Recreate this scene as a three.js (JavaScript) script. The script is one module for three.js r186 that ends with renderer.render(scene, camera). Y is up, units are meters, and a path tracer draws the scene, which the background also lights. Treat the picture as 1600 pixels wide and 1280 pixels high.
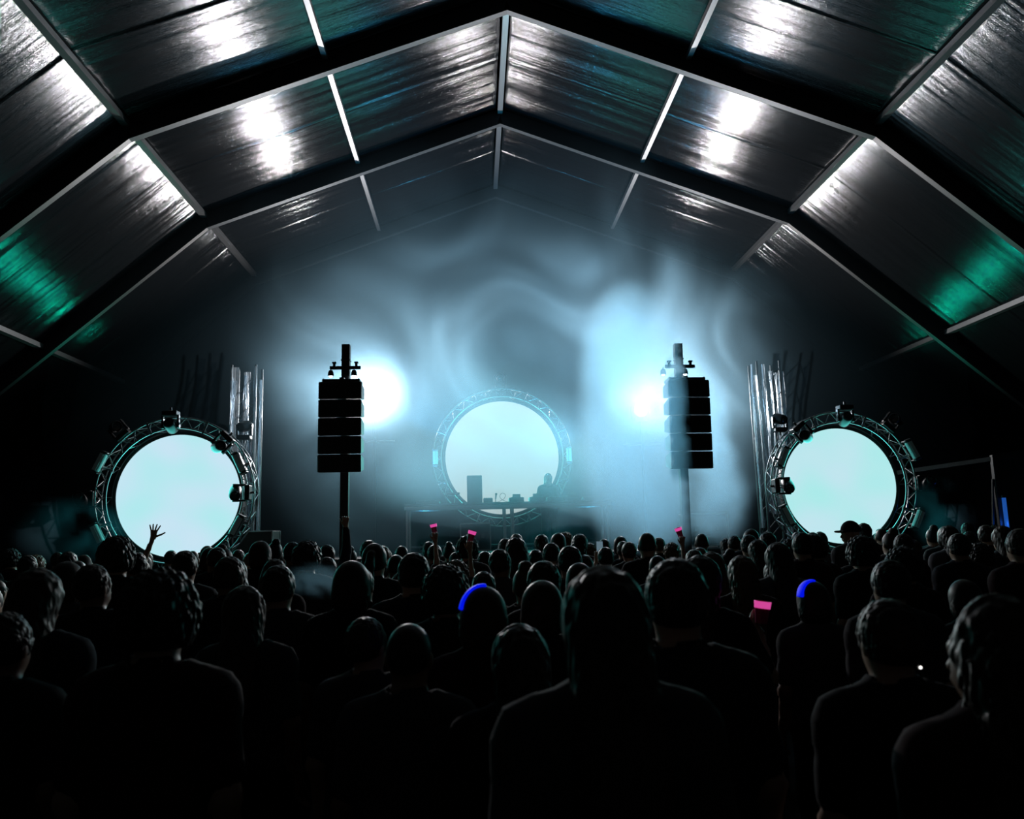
import * as THREE from 'three';
import { mergeGeometries } from 'three/addons/utils/BufferGeometryUtils.js';
import { RoundedBoxGeometry } from 'three/addons/geometries/RoundedBoxGeometry.js';
import { RectAreaLightUniformsLib } from 'three/addons/lights/RectAreaLightUniformsLib.js';
import { createNoise3D, createNoise2D } from 'simplex-noise';

// ---------------------------------------------------------------- camera, haze, exposure
const scene = new THREE.Scene();
scene.background = new THREE.Color(0x000000);
const renderer = new THREE.WebGLRenderer({ antialias: true });
renderer.toneMapping = THREE.LinearToneMapping;
renderer.toneMappingExposure = 1.0;
renderer.shadowMap.enabled = true;
RectAreaLightUniformsLib.init();
const camera = new THREE.PerspectiveCamera(2 * Math.atan(640 / 1256) * 180 / Math.PI, 1.25, 0.05, 80);
camera.position.set(-0.758, 1.85, 0);
camera.rotation.order = 'YXZ';
camera.rotation.set(0.152, -0.05, -0.027);
camera.focus = 13; camera.userData.fStop = 3.2;

// the two white stage lamps behind the speaker columns, and the discs that light the tent
const LAMP_L = new THREE.Vector3(-3.27, 5.18, -20.5), LAMP_R = new THREE.Vector3(3.66, 4.94, -20.5);
const LAMP_CD = 310, WASH_CD = 150, GREEN_CD = 20, CROWD = 150, LAMP_COLOR = new THREE.Color().setRGB(1.0, 0.96, 0.97);

// ---------------------------------------------------------------- helpers
let seed = 20240611;
const rnd = () => { seed = (seed + 0x6d2b79f5) | 0; let t = Math.imul(seed ^ (seed >>> 15), 1 | seed); t = (t + Math.imul(t ^ (t >>> 7), 61 | t)) ^ t; return ((t ^ (t >>> 14)) >>> 0) / 4294967296; };
const rr = (a, b) => a + (b - a) * rnd();
const V = (x, y, z) => new THREE.Vector3(x, y, z);
const noise3 = createNoise3D(rnd), noise2 = createNoise2D(rnd);
const taken = new Map();
function numbered(name) { const n = taken.get(name) ?? 0; taken.set(name, n + 1); return n ? `${name}_${String(n).padStart(3, '0')}` : name; }
const lin = (r, g, b) => new THREE.Color().setRGB(r, g, b);
function mat(r, g, b, roughness = 0.6, extra = {}) { return new THREE.MeshPhysicalMaterial({ color: lin(r, g, b), roughness, ...extra }); }
function clean(list) { return list.map((g) => { const n = g.index ? g.toNonIndexed() : g; for (const k of Object.keys(n.attributes)) if (!['position', 'normal', 'uv'].includes(k)) n.deleteAttribute(k); if (!n.attributes.uv) n.setAttribute('uv', new THREE.BufferAttribute(new Float32Array(n.attributes.position.count * 2), 2)); return n; }); }
function part(name, geos, material, parent) {
  const list = Array.isArray(geos) ? geos : [geos];
  const m = new THREE.Mesh(list.length > 1 ? mergeGeometries(clean(list)) : list[0], material);
  m.name = name; m.castShadow = m.receiveShadow = true; parent.add(m); return m;
}
function thing(name, label, category, pos = [0, 0, 0], turn = 0, group) {
  const o = new THREE.Group(); o.name = numbered(name); scene.add(o);
  o.position.set(...pos); o.rotation.y = turn; o.userData = { label, category };
  if (group) o.userData.group = group;
  return o;
}
function structure(name, geos, material) { const g = part(name, geos, material, scene); g.userData = { kind: 'structure' }; return g; }
function box(w, h, d, x = 0, y = 0, z = 0, r = 0) {
  const g = r ? new RoundedBoxGeometry(w, h, d, 2, r) : new THREE.BoxGeometry(w, h, d);
  return g.translate(x, y, z);
}
// a bar of a given section between two points
function bar(a, b, w, h = w) {
  const d = b.clone().sub(a), L = d.length(), g = new THREE.BoxGeometry(w, h, L);
  const q = new THREE.Matrix4().lookAt(b, a, Math.abs(d.y) / L > 0.95 ? V(0, 0, 1) : V(0, 1, 0));
  return g.applyMatrix4(q).translate((a.x + b.x) / 2, (a.y + b.y) / 2, (a.z + b.z) / 2);
}
function tube(a, b, r, n = 8, r2 = r) {
  const d = b.clone().sub(a), L = d.length(), g = new THREE.CylinderGeometry(r2, r, L, n, 1);
  g.applyQuaternion(new THREE.Quaternion().setFromUnitVectors(V(0, 1, 0), d.normalize()));
  return g.translate((a.x + b.x) / 2, (a.y + b.y) / 2, (a.z + b.z) / 2);
}

// ---------------------------------------------------------------- materials
// fine grain of the roof sheet: tiny crinkles, far steeper along the tent than down the slope (one tile is 1 m)
const weave = (() => {
  const n = 512, data = new Uint8Array(n * n * 4), gauss = () => Math.sqrt(-2 * Math.log(1 - rnd() * 0.9999)) * Math.cos(6.2832 * rnd());
  const row = Array.from({ length: n }, () => [gauss(), gauss()]);   // long streaks down the slope
  for (let y = 0; y < n; y++) { let sx = gauss(), sz = gauss(); for (let x = 0; x < n; x++) {
    sx = 0.9 * sx + 0.44 * gauss(); sz = 0.9 * sz + 0.44 * gauss();
    const nx = 0.046 * (0.8 * gauss() + 0.6 * sx), nz = 0.19 * (0.6 * gauss() + 0.6 * sz + 0.5 * row[y][1]), k = (y * n + x) * 4, l = Math.hypot(nx, nz, 1);
    data[k] = Math.max(0, Math.min(255, 127.5 + 127.5 * nx / l)); data[k + 1] = Math.max(0, Math.min(255, 127.5 + 127.5 * nz / l)); data[k + 2] = 127.5 + 127.5 / l; data[k + 3] = 255;
  } }
  const t = new THREE.DataTexture(data, n, n); t.wrapS = t.wrapT = THREE.RepeatWrapping; t.magFilter = t.minFilter = THREE.LinearFilter; t.needsUpdate = true; return t;
})();
const M = {
  vinyl: mat(0.006, 0.007, 0.008, 0.13, { normalMap: weave, side: THREE.DoubleSide }),
  alu: mat(0.42, 0.43, 0.44, 0.32, { metalness: 0.9 }),
  aluDull: mat(0.14, 0.145, 0.15, 0.45, { metalness: 0.8 }),
  rail: mat(0.045, 0.05, 0.053, 0.5, { metalness: 0.6 }),
  ground: mat(0.035, 0.034, 0.032, 0.9),
  drape: mat(0.012, 0.013, 0.015, 0.85),
  black: mat(0.012, 0.012, 0.013, 0.5),
  blackGloss: mat(0.010, 0.010, 0.011, 0.35),
  deskTop: mat(0.05, 0.055, 0.06, 0.4),
  blackDeck: mat(0.02, 0.02, 0.022, 0.35),
  drape2: mat(0.015, 0.016, 0.018, 0.8, { side: THREE.DoubleSide }),
};

// ---------------------------------------------------------------- the tent
const FR = [-21.05, -17.05, -13.05, -9.05, -5.05, -1.05, 2.95];     // frame positions along the tent, back to front
const AP = [0, 11.03], KN = [6.51, 8.594], EV = [12.77, 3.2], RD = 0.32;  // underside of the rafters: ridge, knee, eave; depth
const floorMesh = structure('floor', box(28, 0.2, 26, 0, -0.1, -9.3), M.ground);

function ripple(style, u, zz, t) {                                   // height of the sheet above its chord, u 0..1 down the slope, zz metres along the tent
  const { k, amp, cm, edge } = style;
  let h = 0.02 * noise2(zz * 0.9 + k * 17.1, u * 1.3 + k * 3.3);
  h += amp * 0.007 * noise2(zz * 3.1 + k * 5.7, u * 0.8 + 9.1 * k);
  h += amp * 0.0020 * noise2(zz * 9.0 + k * 2.3, u * 1.1 - 4.1 * k) * (0.35 + 0.65 * edge(u));
  h += cm * Math.sin(zz * 52 + 1.2 * noise2(zz * 2.1, k)) * edge(u) * 0.0022 * (0.6 + 0.4 * noise2(zz * 1.7, k * 7.7));
  const s = (t - 0.5) * 4;                                           // the welded seam half way along each bay
  h -= 0.018 * Math.exp(-((s - 0.03 * noise2(u * 3, k)) ** 2) / 0.0012) - 0.010 * Math.exp(-((s - 0.06) ** 2) / 0.006);
  return h * Math.min(1, 14 * t, 14 * (1 - t));
}
function sheet(a, b, z0, z1, style) {                                // membrane between two rafters, from point a down to point b
  const nu = 14, nz = 220, P = [], I = [], U = [];
  const dx = b[0] - a[0], dy = b[1] - a[1], L = Math.hypot(dx, dy), n = [-dy / L * Math.sign(dx), dx / L * Math.sign(dx)];
  for (let j = 0; j <= nz; j++) for (let i = 0; i <= nu; i++) {
    const u = i / nu, t = j / nz, zz = z0 + (z1 - z0) * t, h = ripple(style, u, zz, t);
    P.push(a[0] + dx * u + n[0] * h, a[1] + dy * u + n[1] * h, zz); U.push(u * L, zz);
  }
  for (let j = 0; j < nz; j++) for (let i = 0; i < nu; i++) { const p = j * (nu + 1) + i, q = p + nu + 1; I.push(p, q, p + 1, p + 1, q, q + 1); }
  const g = new THREE.BufferGeometry();
  g.setAttribute('position', new THREE.Float32BufferAttribute(P, 3)); g.setAttribute('uv', new THREE.Float32BufferAttribute(U, 2));
  g.setIndex(I); g.computeVertexNormals(); return g;
}
const roof = new THREE.Group(); roof.name = 'ceiling'; roof.userData = { kind: 'structure' }; scene.add(roof);
const up = RD + 0.02;
for (let b = 0; b + 1 < FR.length; b++) for (const s of [-1, 1]) {
  const z0 = FR[b] + 0.06, z1 = FR[b + 1] - 0.06, k = b * 2 + (s > 0);
  const fine = [[0.9, 0.2, 1.6], [1.0, 0.1, 0.35], [0.9, 0.2, 1.3], [1, 0.3, 1], [1, 0.3, 1], [1, 0.3, 1]][b];
  const cmLow = s > 0 ? fine[2] : 0.45;
  part('roof_panel', sheet([s * 0.1, AP[1] + up], [s * KN[0], KN[1] + up], z0, z1, { k, amp: 1.0, cm: fine[1], edge: (u) => Math.exp(-u * 3) + 0.3 }), M.vinyl, roof);
  part('roof_panel', sheet([s * KN[0], KN[1] + up], [s * EV[0], EV[1] + up], z0, z1, { k: k + 40, amp: s < 0 && b === 1 ? 2.4 : 1.0, cm: cmLow, edge: (u) => Math.exp(-u * 2.2) + 0.1 }), M.vinyl, roof);
}
// rafters: black webs with bright aluminium edge rails, one set per frame
for (const z of FR) for (const s of [-1, 1]) for (const [a, b] of [[AP, KN], [KN, EV]]) {
  const A = V(s * a[0], a[1] + RD / 2, z), B = V(s * b[0], b[1] + RD / 2, z);
  const r = part('rafter', bar(A, B, 0.12, RD), M.black, roof);
  const lo = A.clone().add(V(0, -RD / 2 - 0.012, 0)), hi = B.clone().add(V(0, -RD / 2 - 0.012, 0));
  part('edge_rail', bar(lo, hi, 0.13, 0.024), M.rail, r);
}
// purlins along the tent: ridge, mid slope, knee, low slope
function at(a, b, u) { return [a[0] + (b[0] - a[0]) * u, a[1] + (b[1] - a[1]) * u]; }
for (let b = 0; b + 1 < FR.length; b++) {
  const z0 = FR[b] + 0.07, z1 = FR[b + 1] - 0.07;
  part('ridge_purlin', bar(V(0, AP[1] + RD - 0.06, z0), V(0, AP[1] + RD - 0.06, z1), 0.11, 0.12), M.alu, roof);
  for (const s of [-1, 1]) {
    for (const [p, w] of [[at(AP, KN, 0.49), 0.09], [KN, 0.12], [at(KN, EV, 0.53), 0.14]]) {
      part('purlin', bar(V(s * p[0], p[1] + RD - 0.06, z0), V(s * p[0], p[1] + RD - 0.06, z1), w, 0.1), M.alu, roof);
    }
  }
}
structure('wall_left', box(0.1, EV[1] + 0.5, 24.4, -EV[0] - 0.05, (EV[1] + 0.5) / 2, -9.05), M.drape);
structure('wall_right', box(0.1, EV[1] + 0.5, 24.4, EV[0] + 0.05, (EV[1] + 0.5) / 2, -9.05), M.drape);
function gable(z) {
  const sh = new THREE.Shape(); sh.moveTo(-EV[0], 0); sh.lineTo(EV[0], 0); sh.lineTo(EV[0], EV[1] + up); sh.lineTo(KN[0], KN[1] + up); sh.lineTo(0, AP[1] + up); sh.lineTo(-KN[0], KN[1] + up); sh.lineTo(-EV[0], EV[1] + up); sh.closePath();
  return new THREE.ExtrudeGeometry(sh, { depth: 0.1, bevelEnabled: false }).translate(0, 0, z);
}
structure('wall_back', gable(-21.3), M.drape);
structure('wall_front', gable(3.1), M.drape);

// ---------------------------------------------------------------- stage platform
const STAGE_Y = 1.45;
{
  const s = thing('stage_platform', 'black stage platform with skirted front under the performer desk', 'stage', [0, 0, 0]);
  for (let i = 0; i < 8; i++) for (let j = 0; j < 4; j++) part('deck_panel', box(1.09, 0.05, 1.44, -3.85 + i * 1.1, STAGE_Y - 0.025, -16.0 - j * 1.45, 0.006), M.blackDeck, s);
  part('front_skirt', (() => { const g = new THREE.PlaneGeometry(8.8, STAGE_Y - 0.06, 220, 1), p = g.attributes.position; for (let i = 0; i < p.count; i++) p.setZ(i, 0.025 * Math.sin(p.getX(i) * 26) + 0.01 * Math.sin(p.getX(i) * 11)); g.computeVertexNormals(); return g.translate(0, (STAGE_Y - 0.06) / 2, -15.26); })(), M.drape2, s);
  for (const x of [-4.36, 4.36]) part('side_skirt', box(0.03, STAGE_Y - 0.06, 5.75, x, (STAGE_Y - 0.06) / 2, -18.17), M.drape, s);
  for (let i = 0; i < 5; i++) for (const z of [-15.4, -18.1, -20.9]) part('leg', tube(V(-4.2 + i * 2.1, 0, z), V(-4.2 + i * 2.1, STAGE_Y - 0.05, z), 0.024, 8), M.aluDull, s);
}

// ---------------------------------------------------------------- round screens in ring trusses
const TAU = Math.PI * 2;
function torus(r, t, z, n = 96, m = 6) { return new THREE.TorusGeometry(r, t, m, n).translate(0, 0, z); }
const screenMat = (r, g, b, e) => new THREE.MeshStandardMaterial({ color: 0x000000, roughness: 0.6, emissive: lin(r, g, b), emissiveIntensity: e });
// the discs show soft drifting cloud tints
function cloudPrint(k) {
  const n = 96, data = new Uint8Array(n * n * 4);
  for (let j = 0; j < n; j++) for (let i = 0; i < n; i++) { const a = 0.5 + 0.5 * noise2(i * 0.018 + k, j * 0.022 - k), q = (j * n + i) * 4; data[q] = 225 + 30 * a; data[q + 1] = 250 - 6 * a; data[q + 2] = 246 + 6 * a; data[q + 3] = 255; }
  const t = new THREE.DataTexture(data, n, n); t.magFilter = t.minFilter = THREE.LinearFilter; t.colorSpace = THREE.SRGBColorSpace; t.needsUpdate = true; return t;
}
function ringScreen(pos, r, where, glow, lightPower) {
  const s = thing('round_screen', `glowing pale turquoise round screen ${where}`, 'screen', pos);
  part('display', new THREE.CircleGeometry(r, 96), glow, s);
  // dark drum the disc is set in
  const pr = [[r, 0.012], [r + 0.012, 0.03], [r + 0.05, 0.03], [r + 0.06, 0.0], [r + 0.06, -0.12], [r * 0.3, -0.13], [0.001, -0.13]].map(([a, b]) => new THREE.Vector2(a, b));
  part('drum', new THREE.LatheGeometry(pr, 96).rotateX(Math.PI / 2), M.black, s);
  const l = new THREE.RectAreaLight(lin(0.03, 0.78, 0.70), lightPower, r * 1.6, r * 1.6); l.position.set(0, 0, 0.02); l.rotation.y = Math.PI; l.name = 'screen_light';
  s.add(l);
  return s;
}
function ringTruss(pos, r, where, legs) {
  const ri = r + 0.10, ro = r + 0.29, z0 = -0.10, z1 = 0.17;
  const t = thing('ring_truss', `silver lattice ring truss ${where}`, 'truss', pos);
  for (const [rad, z] of [[ri, z1], [ro, z1], [ri, z0], [ro, z0]]) part('chord', torus(rad, 0.016, z), M.alu, t);
  const n = 28;
  for (let i = 0; i < n; i++) {
    const a = (i / n) * TAU, b = ((i + 0.5) / n) * TAU, c = ((i + 1) / n) * TAU;
    const p = (rad, th, z) => V(Math.cos(th) * rad, Math.sin(th) * rad, z);
    part('brace', [tube(p(ri, a, z1), p(ro, b, z1), 0.008, 5), tube(p(ro, b, z1), p(ri, c, z1), 0.008, 5)], M.alu, t);
    part('brace', [tube(p(ro, a, z0), p(ro, b, z1), 0.008, 5), tube(p(ro, b, z1), p(ro, c, z0), 0.008, 5)], M.alu, t);
    if (i % 2 === 0) part('brace', [tube(p(ri, a, z0), p(ri, b, z1), 0.008, 5), tube(p(ri, a, z0), p(ro, a, z0), 0.008, 5)], M.alu, t);
  }
  for (let i = 0; i < 8; i++) { const a = (i + 0.5) / 8 * TAU; part('coupling', tube(V(Math.cos(a) * (ri - 0.02), Math.sin(a) * (ri - 0.02), z1), V(Math.cos(a) * (ro + 0.02), Math.sin(a) * (ro + 0.02), z1), 0.022, 8), M.alu, t); }
  const bottom = pos[1] - ro;
  for (const x of legs) {
    const yy = -Math.sqrt(Math.max(0.05, ro * ro - x * x));
    part('leg', tube(V(x, -pos[1] + legs.floor + 0.03, 0.03), V(x, yy, 0.03), 0.03, 10), M.black, t);
    part('foot', box(0.16, 0.03, 0.9, x, -pos[1] + legs.floor + 0.015, 0.03, 0.008), M.black, t);
  }
  // brackets that carry the drum
  for (let i = 0; i < 4; i++) { const a = (i + 0.5) / 4 * TAU; part('bracket', tube(V(Math.cos(a) * (r + 0.05), Math.sin(a) * (r + 0.05), -0.06), V(Math.cos(a) * ri, Math.sin(a) * ri, z0), 0.018, 6), M.black, t); }
  return t;
}
// LED strobe bar clamped on a ring: housing, frosted face, end brackets
const frost = mat(0.72, 0.78, 0.78, 0.45), lensDark = mat(0.02, 0.03, 0.03, 0.08, { clearcoat: 1 });
function ledBar(center, ang, r, z, where) {
  const b = thing('light_bar', `unlit frosted ${where}`, 'light bar', [center[0] + Math.cos(ang) * r, center[1] + Math.sin(ang) * r, center[2] + z]);
  b.rotation.z = ang;                       // local y runs along the ring, local -x faces the disc
  part('housing', box(0.10, 0.36, 0.14, 0.02, 0, 0, 0.015), M.black, b);
  part('face', [new THREE.CylinderGeometry(0.045, 0.045, 0.32, 16, 1, false, Math.PI, Math.PI).translate(-0.02, 0, 0.03), box(0.07, 0.32, 0.01, 0.02, 0, 0.075, 0.004)], frost, b);
  for (const s of [-1, 1]) { part('end_cap', box(0.13, 0.03, 0.16, 0.0, s * 0.19, 0, 0.01), M.aluDull, b); }
  part('clamp', [tube(V(0, -0.1, -0.06), V(0, -0.1, -0.16), 0.014, 8), tube(V(0, 0.1, -0.06), V(0, 0.1, -0.16), 0.014, 8)], M.aluDull, b);
  return b;
}
// moving head: base box, two-armed yoke, round head with lens
function movingHead(pos, ang, tilt, label, glow, group) {
  const m = thing('moving_head_light', label, 'stage light', pos, 0, group);
  m.rotation.z = ang;
  part('base', box(0.26, 0.09, 0.2, 0, -0.20, 0, 0.02), M.black, m);
  for (const s of [-1, 1]) part('yoke_arm', [box(0.035, 0.22, 0.09, s * 0.135, -0.06, 0, 0.012), new THREE.CylinderGeometry(0.05, 0.05, 0.04, 20).rotateZ(Math.PI / 2).translate(s * 0.135, 0.02, 0)], M.blackGloss, m);
  const head = part('head', (() => { const pr = [[0.001, -0.15], [0.07, -0.15], [0.10, -0.11], [0.108, 0.0], [0.10, 0.10], [0.085, 0.13], [0.078, 0.13], [0.074, 0.115]].map(([a, b]) => new THREE.Vector2(a, b)); return new THREE.LatheGeometry(pr, 28).rotateX(Math.PI / 2); })(), M.blackGloss, m);
  head.position.set(0, 0.02, 0); head.rotation.set(...tilt);
  part('lens', (() => { const pr = [[0.001, 0.128], [0.04, 0.124], [0.075, 0.112]].map(([a, b]) => new THREE.Vector2(a, b)); return new THREE.LatheGeometry(pr, 28).rotateX(Math.PI / 2); })(), glow ?? lensDark, head);
  part('clamp', tube(V(0, -0.24, 0), V(0, -0.31, 0), 0.02, 8), M.aluDull, m);
  return m;
}
const tealGlow = screenMat(0.58, 0.86, 0.93, 1.0), tealGlowR = screenMat(0.54, 0.87, 0.89, 1.0), tealGlowC = screenMat(0.46, 0.54, 0.53, 1.0);
tealGlow.emissiveMap = cloudPrint(3.1); tealGlowR.emissiveMap = cloudPrint(7.7);
const SL = [-6.0, 2.66, -14.6], SR = [6.0, 2.55, -14.6], SC = [-0.05, 3.68, -19.6];
{
  const legsSide = [-0.6, 0.6]; legsSide.floor = 0; const legsMid = [-0.55, 0.55]; legsMid.floor = STAGE_Y;
  ringScreen(SL, 1.085, 'beside the raised hand on the left', tealGlow, 5);
  ringScreen(SR, 1.06, 'beside the blue-lit post on the right', tealGlowR, 5);
  ringScreen(SC, 1.385, 'behind the performer desk in the middle', tealGlowC, 7);
  ringTruss(SL, 1.085, 'round the left screen', legsSide);
  ringTruss(SR, 1.06, 'round the right screen', legsSide);
  ringTruss(SC, 1.385, 'round the middle screen, half lost in smoke', legsMid);
  const deg = Math.PI / 180;
  ledBar(SL, 155 * deg, 1.42, 0.2, 'strobe bar at upper left of the left ring'); ledBar(SL, 207 * deg, 1.42, 0.2, 'strobe bar at lower left of the left ring');
  ledBar(SL, 25 * deg, 1.24, 0.24, 'strobe bar at upper right of the left ring'); ledBar(SL, -27 * deg, 1.24, 0.24, 'strobe bar at lower right of the left ring');
  ledBar(SR, 155 * deg, 1.24, 0.24, 'strobe bar at upper left of the right ring'); ledBar(SR, 205 * deg, 1.24, 0.24, 'strobe bar at lower left of the right ring');
  ledBar(SR, 25 * deg, 1.44, 0.2, 'strobe bar at upper right of the right ring'); ledBar(SR, -27 * deg, 1.44, 0.2, 'strobe bar at lower right of the right ring');
  ledBar(SC, 180 * deg, 1.62, 0.2, 'strobe bar at left of the middle ring'); ledBar(SC, 0, 1.62, 0.2, 'strobe bar at right of the middle ring');
  const ring = (c, r, a, z, tilt, label) => movingHead([c[0] + Math.cos(a * deg) * r, c[1] + Math.sin(a * deg) * r, c[2] + z], a * deg + (r > 1.3 ? -1 : 1) * Math.PI / 2, tilt, label);
  ring(SL, 1.16, 46, 0.36, [0.5, -0.4, 0], 'black moving head overlapping the top right rim of the left screen');
  ring(SL, 1.12, 0, 0.36, [0.2, -0.6, 0], 'black moving head overlapping the right rim of the left screen');
  ring(SL, 1.66, 181, 0.05, [0, 0.5, 0], 'black moving head at far left of the left ring');
  ring(SL, 1.66, 132, 0.05, [0.4, 0.4, 0], 'black moving head at top left of the left ring');
  ring(SL, 1.22, 92, 0.36, [0.4, 0, 0], 'black moving head on top of the left ring');
  ring(SR, 1.14, 180, 0.36, [0.1, 0.6, 0], 'black moving head overlapping the left rim of the right screen');
  ring(SR, 1.16, 129, 0.36, [0.5, 0.4, 0], 'black moving head overlapping the top left rim of the right screen');
  ring(SR, 1.64, 0, 0.05, [0, -0.5, 0], 'black moving head at far right of the right ring');
  ring(SR, 1.64, 47, 0.05, [0.4, -0.4, 0], 'black moving head at top right of the right ring');
  ring(SR, 1.20, 88, 0.36, [0.4, 0, 0], 'black moving head on top of the right ring');
  ring(SC, 1.96, 90, 0.05, [0.4, 0, 0], 'black moving head on top of the hazy middle ring');
}

// ---------------------------------------------------------------- speaker columns
function cabinet() {                                                 // wedge seen from the side, extruded across
  const sh = new THREE.Shape(); sh.moveTo(0.22, -0.146); sh.lineTo(0.22, 0.146); sh.lineTo(0.12, 0.148); sh.lineTo(-0.23, 0.095); sh.lineTo(-0.23, -0.095); sh.lineTo(0.12, -0.148); sh.closePath();
  return new THREE.ExtrudeGeometry(sh, { depth: 0.70, bevelEnabled: true, bevelSize: 0.006, bevelThickness: 0.012, bevelSegments: 2 }).rotateY(-Math.PI / 2).translate(0.35, 0, 0);
}
const cabG = cabinet(), grilleG = box(0.66, 0.262, 0.012, 0, 0, 0.228, 0.004), railG = mergeGeometries(clean([box(0.012, 0.29, 0.05, -0.368, 0, 0.19, 0.003), box(0.012, 0.29, 0.05, 0.368, 0, 0.19, 0.003)])), handleG = mergeGeometries(clean([tube(V(-0.1, 0, -0.26), V(0.1, 0, -0.26), 0.01, 6), tube(V(-0.1, 0, -0.22), V(-0.1, 0, -0.26), 0.01, 6), tube(V(0.1, 0, -0.22), V(0.1, 0, -0.26), 0.01, 6)]));
const ORD = ['topmost', 'second from top', 'middle', 'second from bottom', 'lowest'];
function speakerColumn(x, yTop, z, side, lean) {
  const root = thing('speaker_mast', `black ${side} mast rising behind its speaker column with lamp bar`, 'mast', [x, 0, z - 0.42]);
  root.rotation.z = lean;
  part('base_plate', box(1.1, 0.04, 1.1, 0, 0.02, 0, 0.01), M.black, root);
  part('pole', [box(0.15, yTop + 0.78, 0.15, 0, (yTop + 0.78) / 2 + 0.02, 0, 0.012)], M.black, root);
  for (const a of [0, 1, 2, 3]) part('outrigger', tube(V(Math.cos(a * Math.PI / 2 + 0.785) * 0.72, 0.04, Math.sin(a * Math.PI / 2 + 0.785) * 0.72), V(0, 0.85, 0), 0.02, 8), M.black, root);
  part('lamp_bar', box(0.56, 0.06, 0.06, 0, yTop + 0.35, 0.09, 0.008), M.black, root);
  for (const s of [-1, 1]) part('clamp', [box(0.045, 0.12, 0.05, s * 0.2, yTop + 0.38, 0.09, 0.006), box(0.07, 0.03, 0.07, s * 0.2, yTop + 0.445, 0.09, 0.004)], M.black, root);
  part('fly_frame', [box(0.66, 0.05, 0.4, 0, yTop + 0.03, 0.36, 0.006), box(0.02, 0.05, 0.38, -0.31, yTop + 0.04, 0.36), box(0.02, 0.05, 0.38, 0.31, yTop + 0.04, 0.36), box(0.08, 0.08, 0.5, 0, yTop + 0.06, 0.22)], M.black, root);
  part('bolt', [box(0.17, 0.02, 0.17, 0, yTop + 0.5, 0, 0.004)], M.aluDull, root);
  for (let i = 0; i < 5; i++) {
    const c = thing('line_array_speaker', `black ${ORD[i]} cabinet of the ${side} speaker column`, 'speaker', [x + lean * -(yTop - 0.165 - i * 0.318), yTop - 0.165 - i * 0.318, z], 0, `${side} speaker column`);
    c.rotation.z = lean; c.rotation.x = 0.012 * i;
    part('body', cabG, M.cabinet, c); part('grille', grilleG, M.grille, c); part('rigging_rail', railG, M.black, c); part('handle', handleG, M.black, c);
  }
}
M.cabinet = mat(0.012, 0.014, 0.015, 0.42); M.grille = mat(0.010, 0.010, 0.010, 0.6);
speakerColumn(-3.09, 4.56, -14.2, 'left', -0.006); speakerColumn(3.06, 4.48, -14.2, 'right', -0.013);
// small floods under the mast bars: they point back over the stage
function flood(x, y, z, power, label) {
  const f = thing('flood_lamp', label, 'lamp', [x, y, z]);
  part('housing', (() => { const pr = [[0.001, 0.06], [0.035, 0.06], [0.05, 0.02], [0.058, -0.04], [0.052, -0.045], [0.05, -0.03]].map(([a, b]) => new THREE.Vector2(a, b)); return new THREE.LatheGeometry(pr, 20); })(), M.blackGloss, f);
  part('bulb', new THREE.SphereGeometry(0.036, 16, 10).translate(0, -0.035, 0), screenMat(0.75, 0.9, 1, power), f);
  part('bracket', tube(V(0, 0.05, 0), V(0, 0.10, 0), 0.012, 6), M.black, f);
  const l = new THREE.SpotLight(lin(0.7, 0.88, 1), power * 0.35, 0, 1.1, 0.7); l.position.set(0, -0.085, 0); l.target.position.set(0, -1.6, -1.2); l.shadow.radius = 2; f.add(l, l.target);
}
flood(-3.32, 4.80, -14.52, 10, 'small lamp under the left end of the left mast bar'); flood(-2.90, 4.80, -14.52, 22, 'bright small lamp under the right end of the left mast bar');
flood(2.80, 4.72, -14.52, 5, 'small lamp under the left end of the right mast bar'); flood(3.21, 4.72, -14.52, 8, 'small lamp under the right end of the right mast bar');

// ---------------------------------------------------------------- the two white stage lamps on their stands
function stageLamp(p, side) {
  const st = thing('lamp_stand', `black lamp stand hidden in smoke behind the ${side} speaker column`, 'lamp stand', [p.x, STAGE_Y, p.z - 0.25]);
  const h = p.y - STAGE_Y - 0.30;
  part('base', box(0.7, 0.03, 0.5, 0, 0.015, 0, 0.01), M.black, st);
  part('pole', tube(V(0, 0.03, 0), V(0, h, 0), 0.035, 12), M.black, st);
  part('crossbar', tube(V(-0.5, h - 0.6, 0), V(0.5, h - 0.6, 0), 0.022, 10), M.alu, st);
  part('top_plate', box(0.3, 0.03, 0.3, 0, h, 0, 0.006), M.black, st);
  const f = thing('stage_lamp', `dazzling white stage lamp glowing beside the ${side} speaker column`, 'stage lamp', [p.x, p.y, p.z - 0.25]);
  part('base', box(0.3, 0.1, 0.26, 0, -0.235, 0, 0.02), M.black, f);
  for (const s of [-1, 1]) part('yoke_arm', box(0.04, 0.34, 0.1, s * 0.23, -0.06, 0, 0.012), M.black, f);
  part('housing', (() => { const pr = [[0.001, -0.18], [0.12, -0.18], [0.18, -0.10], [0.2, 0.06], [0.205, 0.12], [0.19, 0.12], [0.185, 0.09]].map(([a, b]) => new THREE.Vector2(a, b)); return new THREE.LatheGeometry(pr, 36).rotateX(Math.PI / 2); })(), M.black, f);
  part('lens', new THREE.CircleGeometry(0.185, 40).translate(0, 0, 0.1), screenMat(1, 1, 1, 1.5), f);
  const l = new THREE.SpotLight(LAMP_COLOR, LAMP_CD, 0, 1.40, 0.85); l.position.set(0, 0, 0.13); l.target.position.set(-p.x * 0.06, 2.6, 5); l.shadow.radius = 7; l.name = 'stage_lamp_beam'; f.add(l, l.target);
}
stageLamp(LAMP_L, 'left'); stageLamp(LAMP_R, 'right');
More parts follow.
